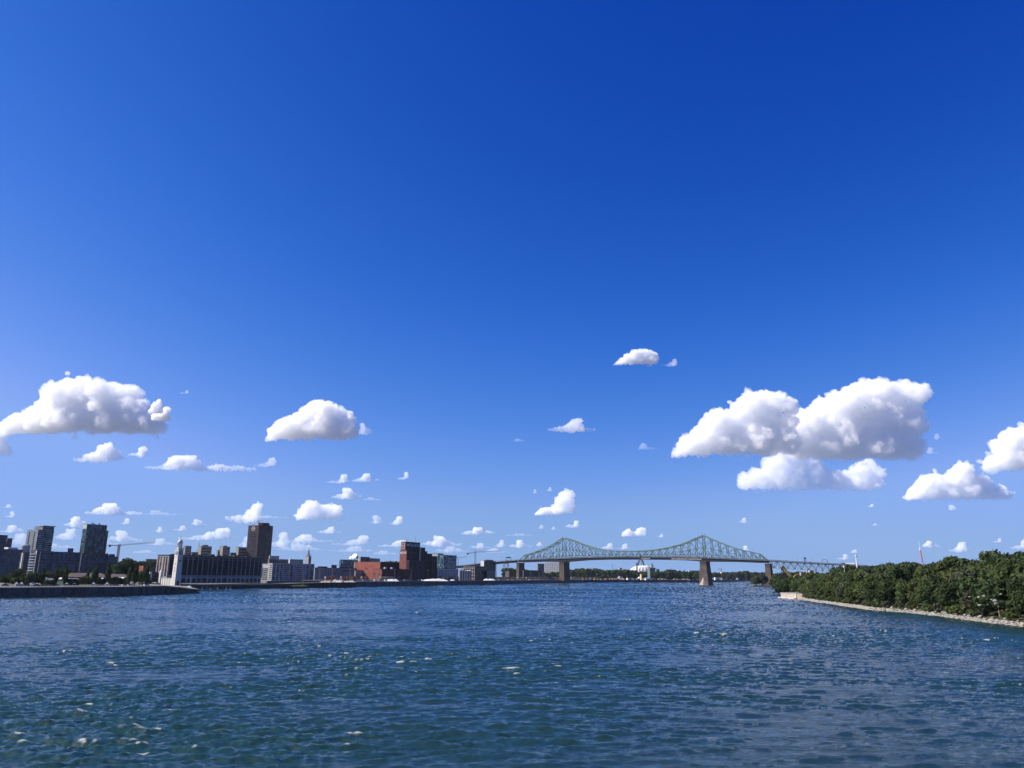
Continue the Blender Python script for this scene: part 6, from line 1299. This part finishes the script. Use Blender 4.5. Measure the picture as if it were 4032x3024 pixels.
def cloud(blobs, base_py, label, tau=9.0, seed=1, flat=True, name='cloud', detail=1.0, dens=None):
    """blobs: (px, py, r) circles in photograph pixels that give the outline; each becomes a ball with smaller balls on its flanks."""
    rnd = random.Random(seed)
    elev = math.atan((2269 - base_py + ROLL * (blobs[0][0] - CX)) / FPX) + 0.004
    D = min(CLOUD_BASE / math.tan(max(elev, 0.012)), 60000.0)
    s = D / FPX / 1.0
    pts = []
    R = max(b[2] for b in blobs)
    for (px, py, r) in blobs:
        c = at(px, py, D); c.y += rnd.uniform(-.5, .5) * r * s
        pts.append((c.x, c.y, c.z, r * s * .86))
        k = int(8 + 28 * min(1, r / 40.0))
        for i in range(k):
            th = rnd.uniform(0, 2 * math.pi); ph = rnd.uniform(-.35, 1.0) * 1.25
            q = rnd.uniform(.22, .48); d = r * s * (1.0 - q * .75)
            pts.append((c.x + d * math.cos(th) * math.cos(ph), c.y + d * math.sin(th) * math.cos(ph), c.z + d * math.sin(ph), r * s * q))
    if R > 14:                                  # torn scraps of vapour round the rim
        for i in range(int(9 * len(blobs) ** .5)):
            px, py, r = rnd.choice(blobs); an = rnd.uniform(0, 2 * math.pi); q = rnd.uniform(.16, .34) * min(r, 40)
            c = at(px + (r * 1.02 + q * rnd.uniform(-.3, .9)) * math.cos(an), min(base_py + 2, py + (r * 1.0 + q * rnd.uniform(-.3, .6)) * math.sin(an)), D); c.y += rnd.uniform(-.8, .8) * r * s
            pts.append((c.x, c.y, c.z, q * s))
    base_z = at(blobs[len(blobs) // 2][0], base_py, D).z
    V = []; F = []; n0 = 0
    v0, f0 = ICO2
    for (x, y, z, r) in pts:
        V.append(v0 * r + np.array([x, y, z])); F += [[a + n0 for a in t] for t in f0]; n0 += len(v0)
    V = np.concatenate(V)
    if flat:
        low = V[:, 2] < base_z
        V[low, 2] = base_z - (base_z - V[low, 2]) * 0.22
    cen = V.mean(axis=0)
    me = bpy.data.meshes.new(name); me.from_pydata((V - cen).tolist(), [], F); me.update()
    o = bpy.data.objects.new(name, me); C.objects.link(o); o.location = cen.tolist()
    rm = o.modifiers.new('remesh', 'REMESH'); rm.mode = 'VOXEL'; rm.voxel_size = max(R * s / 26.0, 2.2 * s) ; rm.use_smooth_shade = True
    t1 = bpy.data.textures.new('billow', 'CLOUDS'); t1.noise_scale = R * s * .45; t1.noise_depth = 2
    t2 = bpy.data.textures.new('billow', 'CLOUDS'); t2.noise_scale = R * s * .16; t2.noise_depth = 2
    t3 = bpy.data.textures.new('billow', 'CLOUDS'); t3.noise_scale = R * s * .07; t3.noise_depth = 1
    for t, k in ((t1, .42), (t2, .25), (t3, .11)):
        dm = o.modifiers.new('displace', 'DISPLACE'); dm.texture = t; dm.texture_coords = 'GLOBAL'; dm.strength = R * s * k * detail; dm.mid_level = .55
    # optical depth through the body, tau, sets how solid it looks
    thick = 2 * R * s
    me.materials.append(cloud_mat('cloud_vapour', (dens or tau) / thick * (.36 if tau > 4.6 else 1.0)))
    tag(o, label, 'cloud', 'clouds in the blue sky')
    return o
def stack(prof, base, rmax, rnd):
    """Fill the space between an upper outline (x, y) and a flat base with circles."""
    b = []
    x = prof[0][0]
    while x <= prof[-1][0]:
        for (xa, ya), (xb, yb) in zip(prof, prof[1:]):
            if xa <= x <= xb: y = ya + (yb - ya) * (x - xa) / max(1e-6, xb - xa)
        h = max(4.0, base - y)
        r = min(h / 2, rmax) * rnd.uniform(.9, 1.05)
        yy = y + r
        while True:
            b.append((x + rnd.uniform(-.2, .2) * r, yy, r))
            if yy + r >= base - 1: break
            yy = min(yy + r * 1.1, base - r)
        x += r * rnd.uniform(.65, .85)
    return b
def cloud_p(prof, base, label, rmax=45, tau=9.0, seed=1, detail=1.0):
    return cloud(stack(prof, base, rmax, random.Random(seed)), base, label, tau=tau, seed=seed, detail=detail)
def puff(x0, x1, y0, y1, label, skew=.5, tau=4.0, seed=1, base=None, detail=1.0):
    """A small ragged cloud between columns x0 and x1 and rows y0 and y1, its top at the fraction skew of its width."""
    rnd = random.Random(seed * 7 + int(x0)); w = x1 - x0; h = y1 - y0
    b = []; tilt = rnd.uniform(-.15, .15) * h; x = x0 + 1.5; ph = rnd.random() * 9
    while x < x1 - 1:
        t = (x - x0) / w
        e = (t / skew) if t < skew else ((1 - t) / (1 - skew)); e = max(.0, min(1, e)) ** .75
        wob = .72 + .28 * math.sin(ph + t * w / h * 3.1) * math.sin(1.7 * ph + t * w / h * 1.3)
        hh = max(3.2, h * max(.20, e * wob)) if abs(t - skew) > .1 else h
        r = max(1.6, min(hh * .30, h * .26)); low = y1 - .14 * h * abs(2 * t - 1) - rnd.uniform(0, .08) * h + tilt * (t - .5)
        y = low - r * .8
        while y > low - hh + r * .6:
            b.append((x + rnd.uniform(-.4, .4) * r, y, r * rnd.uniform(.75, 1.1))); y -= r * .9
        b.append((x, low - hh + r * .9, r * .85))
        x += r * rnd.uniform(.55, .8)
    return cloud(b, y1, label, tau=tau * .42, seed=seed, detail=1.25, flat=False)

cloud_p([(5,1700),(30,1655),(70,1625),(130,1580),(190,1540),(250,1490),(320,1470),(370,1500),(420,1490),(470,1510),(530,1508),(545,1560),(580,1600),(600,1640)], 1722, 'largest white heaped cloud at the left with a wide grey base', 52, 11, 3)
cloud_p([(590,1625),(605,1590),(625,1570),(640,1600)], 1632, 'ragged white tuft beside the right tip of the biggest left cloud', 12, 3, 9)
cloud_p([(612,1625),(640,1605),(660,1598),(664,1640)], 1662, 'detached tuft under the right tip of the biggest left cloud', 16, 4, 8)
cloud_p([(-60,1700),(-10,1660),(14,1650),(20,1750),(30,1770)], 1800, 'grey cloud cut by the left edge of the picture under the biggest cloud', 30, 5, 7)
cloud_p([(1052,1722),(1075,1685),(1110,1650),(1165,1630),(1215,1590),(1240,1570),(1260,1567),(1290,1580),(1345,1592),(1365,1620),(1378,1660),(1382,1690)], 1742, 'domed white cloud high above the brown high-rise tower', 42, 11, 4)
puff(1370,1406,1618,1652,'knob of white vapour on the right shoulder of the domed cloud', .3, 4, 3)
puff(1410,1468,1664,1716,'faint grey-blue scrap drifting right of the domed cloud', .35, 1.6, 5)
puff(290,500,1750,1828,'lens-shaped white cloud under the biggest left cloud', .6, 6, 11)
puff(504,590,1760,1803,'small white tuft trailing right of the lens-shaped cloud', .65, 4, 12)
puff(572,1010,1797,1862,'long flat white cloud stretched left of the domed cloud', .35, 5, 13)
puff(1000,1085,1806,1842,'hooked thin end of the long flat white cloud', .85, 1.8, 14)
puff(1286,1378,1870,1906,'left of two small white clouds one beside the other', .75, 3, 15)
puff(1386,1490,1864,1902,'right of two small white clouds one beside the other', .55, 3.5, 16)
puff(1306,1422,1922,1970,'arched white cloud under the pair of small white clouds', .5, 4, 17)
cloud_p([(1172,2035),(1190,2000),(1210,1975),(1228,1965),(1250,1985),(1290,1985),(1310,1978),(1335,1990)], 2052, 'tall bumpy white cloud to the right above the brown high-rise', 22, 6, 18)
puff(1562,1612,1862,1892,'single white scrap high above the brewery tower', .75, 3, 19)
puff(1420,1520,1958,1972,'thin white streak right of the arched cloud', .4, .9, 20)
puff(334,562,1983,2034,'white cloud high above the crane and the right-hand glass tower', .42, 5, 21)
puff(560,735,2010,2031,'thin streak trailing off the cloud above the crane', .3, .8, 22)
puff(252,353,2034,2080,'white cloud touching the roof of the right-hand glass tower', .45, 4, 23)
puff(466,515,2042,2067,'small white cloud just above the crane jib', .7, 2.5, 24)
puff(890,1032,1988,2067,'slanting white cloud against the top left of the brown high-rise', .85, 5.5, 25)
puff(749,814,2045,2072,'small pale cloud halfway between clock tower and brown high-rise', .4, 2.5, 26)
puff(608,651,2074,2100,'tiny pale cloud left of the clock tower spire', .5, 2, 27)
puff(671,742,2070,2092,'flat pale cloud just above the clock tower spire', .7, 2, 28)
puff(700,925,2084,2130,'long bumpy cloud bank behind the clock tower and its warehouse', .8, 3.5, 29)
puff(0,98,2067,2100,'pale cloud behind the left-hand glass tower, at the picture edge', .5, 2.5, 30)
puff(16,57,2014,2040,'small slanting scrap above the left-hand glass tower, lower one', .8, 2, 31)
puff(10,57,1986,2002,'small flat scrap above the left-hand glass tower, upper one', .5, 1.6, 32)
puff(212,320,2083,2130,'pale cloud between the two glass towers', .6, 2.5, 33)
puff(423,560,2091,2138,'pale cloud right of the right-hand glass tower behind the crane', .4, 2.5, 34)
puff(1242,1346,2074,2104,'white cloud above the church spire', .6, 3, 35)
puff(1454,1511,2030,2066,'left of two small round clouds left of the brewery tower', .5, 1.8, 36)
puff(1535,1590,2034,2070,'right of two small slanting clouds left of the brewery tower', .7, 3.2, 37)
puff(1128,1280,2104,2145,'pale bumpy cloud left of the church spire', .5, 2.5, 38)
puff(1060,1128,2100,2160,'pale bumpy cloud against the right side of the brown high-rise', .8, 2.5, 39)
puff(1303,1456,2112,2152,'pale slanting cloud right of the church spire', .85, 2.5, 40)
puff(1484,1640,2128,2156,'flat cloud bank passing behind the brewery tower', .6, 3, 41)
puff(1653,1818,2110,2156,'white bumpy cloud right of the brewery sign', .45, 3.5, 42)
puff(1812,1952,2076,2108,'white cloud of three bumps above the distant crane', .5, 4, 43)
puff(1845,1935,2138,2162,'pale low cloud behind the distant crane', .5, 2, 44)
puff(1942,1992,2128,2158,'pale low cloud right of the distant crane', .7, 2.2, 45)
puff(2000,2096,2126,2160,'pale peaked cloud left of the first bridge peak', .5, 2.8, 46)
puff(2106,2146,2134,2154,'small pale cloud touching the left truss slope', .5, 1.8, 47)
cloud_p([(2188,1985),(2200,1955),(2215,1935),(2240,1924),(2262,1935)], 2026, 'tall leaning white cloud above the first bridge peak', 20, 5, 48)
cloud_p([(2108,2020),(2130,2002),(2150,1995),(2185,2000),(2205,1998)], 2031, 'low foot of the tall leaning white cloud', 14, 3.2, 49)
puff(2220,2282,2052,2081,'small two-humped cloud above the first bridge peak', .8, 3, 50)
puff(2118,2148,2066,2084,'left of two tiny faint clouds above the left truss slope', .5, 1.3, 51)
puff(2166,2196,2072,2088,'right of two tiny faint clouds above the left truss slope', .5, 1.5, 52)
puff(2096,2118,1926,1946,'tiny faint cloud left of the tall leaning cloud', .5, 1.2, 53)
puff(2152,2176,1918,1936,'tiny bright cloud left of the tall leaning cloud', .6, 1.6, 54)
cloud_p([(2453,2100),(2462,2085),(2480,2080),(2490,2098),(2500,2096),(2512,2084),(2520,2073),(2542,2078)], 2115, 'horned white cloud above the middle of the bridge span', 12, 5, 55)
puff(2588,2616,2100,2117,'tiny white cloud beside the horned cloud', .6, 2.2, 56)
puff(2360,2420,2140,2166,'low cloud behind the bridge truss, left of the span middle', .7, 2.5, 57)
puff(2425,2478,2142,2166,'low cloud behind the bridge truss, at the span middle', .7, 2.5, 58)
puff(2908,2956,2038,2062,'small pale cloud above the right anchor span', .5, 2, 59)
puff(2920,2956,2148,2174,'round white cloud resting on the right truss slope', .5, 3, 60)
cloud_p([(2403,1445),(2440,1415),(2470,1388),(2500,1375),(2540,1370),(2580,1385)], 1440, 'arched translucent cloud, highest in the sky', 16, 2.6, 61, 1.3)
puff(2600,2670,1415,1447,'faint scrap beside the highest arched cloud', .8, 1.5, 62)
puff(2158,2345,1650,1708,'flat white cloud alone left of the big cloud pair', .6, 3.2, 63)
puff(2508,2594,1746,1774,'faint wisp left of the big cloud pair', .3, .9, 64)
puff(2010,2080,1727,1741,'faintest short wisp in mid sky', .4, .6, 65)
cloud_p([(2660,1770),(2700,1720),(2769,1669),(2829,1606),(2880,1600),(2930,1550),(2973,1535),(3030,1540),(3092,1559),(3118,1619)], 1806, 'left dome of the big cloud pair at the right', 55, 11, 70)
cloud_p([(3127,1622),(3212,1594),(3260,1550),(3316,1529),(3370,1520),(3411,1483),(3475,1490),(3530,1500),(3585,1487),(3625,1560),(3600,1620)], 1826, 'tall right dome of the big cloud pair, grey underneath', 60, 11, 71)
cloud_p([(2920,1890),(2943,1838),(3000,1850),(3035,1790),(3060,1740),(3110,1720),(3160,1740),(3200,1790),(3260,1850),(3330,1850),(3380,1820),(3440,1800),(3465,1850)], 1938, 'ragged white band hanging below the big cloud pair', 34, 5, 72, 1.3)
cloud_p([(3568,1958),(3600,1920),(3640,1868),(3680,1862),(3740,1866),(3770,1825),(3810,1815),(3830,1865),(3880,1870),(3905,1925),(3950,1905),(3975,1940)], 1974, 'white heaped cloud low at the right with a pointed hump', 34, 9, 73)
cloud_p([(3915,1790),(3925,1740),(3960,1695),(4010,1680),(4060,1660),(4140,1650),(4200,1700)], 1862, 'bright cloud cut by the right edge of the picture', 45, 9, 74)
puff(3858,3950,1775,1872,'thin grey wing left of the cloud cut by the right edge', .6, 1.8, 75)
puff(3412,3454,1984,1998,'small flat cloud under the ragged band', .5, 1.8, 76)
puff(3426,3466,2060,2071,'tiny flat cloud far below the ragged band', .5, 1.5, 77)
puff(3728,3776,1988,2012,'small pale cloud under the heaped cloud with the pointed hump', .4, 1.8, 78)
puff(3627,3702,2130,2160,'white cloud just right of the red mast', .4, 3.4, 79)
puff(3735,3824,2135,2178,'white cloud between the red mast and the wooded hill', .6, 3, 80)
puff(3902,3944,2120,2138,'tiny white cloud above the top of the wooded hill', .8, 2.2, 81)
puff(3975,4060,2126,2166,'pale cloud above the woods at the right picture edge', .7, 2.5, 82)
puff(3674,3706,1705,1732,'faint wisp between the big cloud pair and the right edge cloud', .5, .9, 83)
puff(3640,3700,1762,1790,'faint wisp trailing right from the base of the big cloud pair', .4, .9, 84)
puff(3340,3382,2164,2180,'tiny pale cloud above the white mast', .6, 1.8, 85)
puff(3290,3352,2182,2206,'pale low cloud left of the white mast', .6, 2, 86)

puff(330, 470, 2118, 2150, 'faint low cloud bank behind the left end of the crane jib', .4, 1.5, 101)
puff(940, 990, 2112, 2160, 'faint low cloud against the left side of the brown high-rise', .6, 1.5, 102)
puff(1070, 1300, 2140, 2172, 'faint pale cloud bank low behind the church spire', .45, 1.2, 103)
puff(1290, 1480, 2150, 2176, 'faint pale cloud bank low behind the satellite dishes', .6, 1.2, 104)
puff(1700, 1850, 2150, 2178, 'faint pale cloud bank low over the blue glass office', .5, 1.2, 105)
puff(20, 120, 2100, 2150, 'faint pale cloud between the stepped block and the left-hand glass tower', .6, 1.4, 106)
puff(560, 700, 2120, 2150, 'faint pale cloud bank just left of the clock tower lantern', .5, 1.3, 107)
puff(1880, 2010, 2158, 2180, 'faint pale cloud low behind the far crane mast', .5, 1.2, 108)
puff(700, 750, 1538, 1552, 'tiny wisp alone right of the biggest left cloud', .75, 1.4, 109)
puff(900, 1180, 2030, 2042, 'long thin streak between the slanting cloud and the bumpy cloud', .5, .8, 110)

puff(120, 330, 2140, 2160, 'faint flat cloud streak low between the two glass towers', .4, .9, 121)
puff(470, 640, 2166, 2180, 'faint flat cloud streak just over the crane mast', .6, .8, 122)
puff(1100, 1420, 2120, 2134, 'long faint cloud streak above the church spire tip', .3, .7, 123)
puff(1440, 1580, 2168, 2186, 'faint flat cloud streak left of the brewery tower', .5, .9, 124)
puff(1960, 2130, 2100, 2112, 'thin faint streak left of the first bridge peak', .5, .7, 125)
puff(1250, 1330, 2004, 2012, 'short thin streak right of the tall bumpy cloud', .5, .7, 126)

# ---------------------------------------------------------------- the air over the river
hz = MB().box(-5200, -160, -12, 5200, 5150, 135).build('haze', bpy.data.materials.new('haze_air')); hm = hz.data.materials[0]; hm.use_nodes = True
hn = hm.node_tree.nodes; hn.clear(); ho = hn.new('ShaderNodeOutputMaterial'); hv = hn.new('ShaderNodeVolumePrincipled'); hv.inputs['Color'].default_value = (.72, .84, 1.0, 1); hv.inputs['Density'].default_value = 1.5e-5; hv.inputs['Anisotropy'].default_value = .3
hm.node_tree.links.new(hv.outputs['Volume'], ho.inputs['Volume']); hm.cycles.homogeneous_volume = True; tag(hz, kind='stuff')
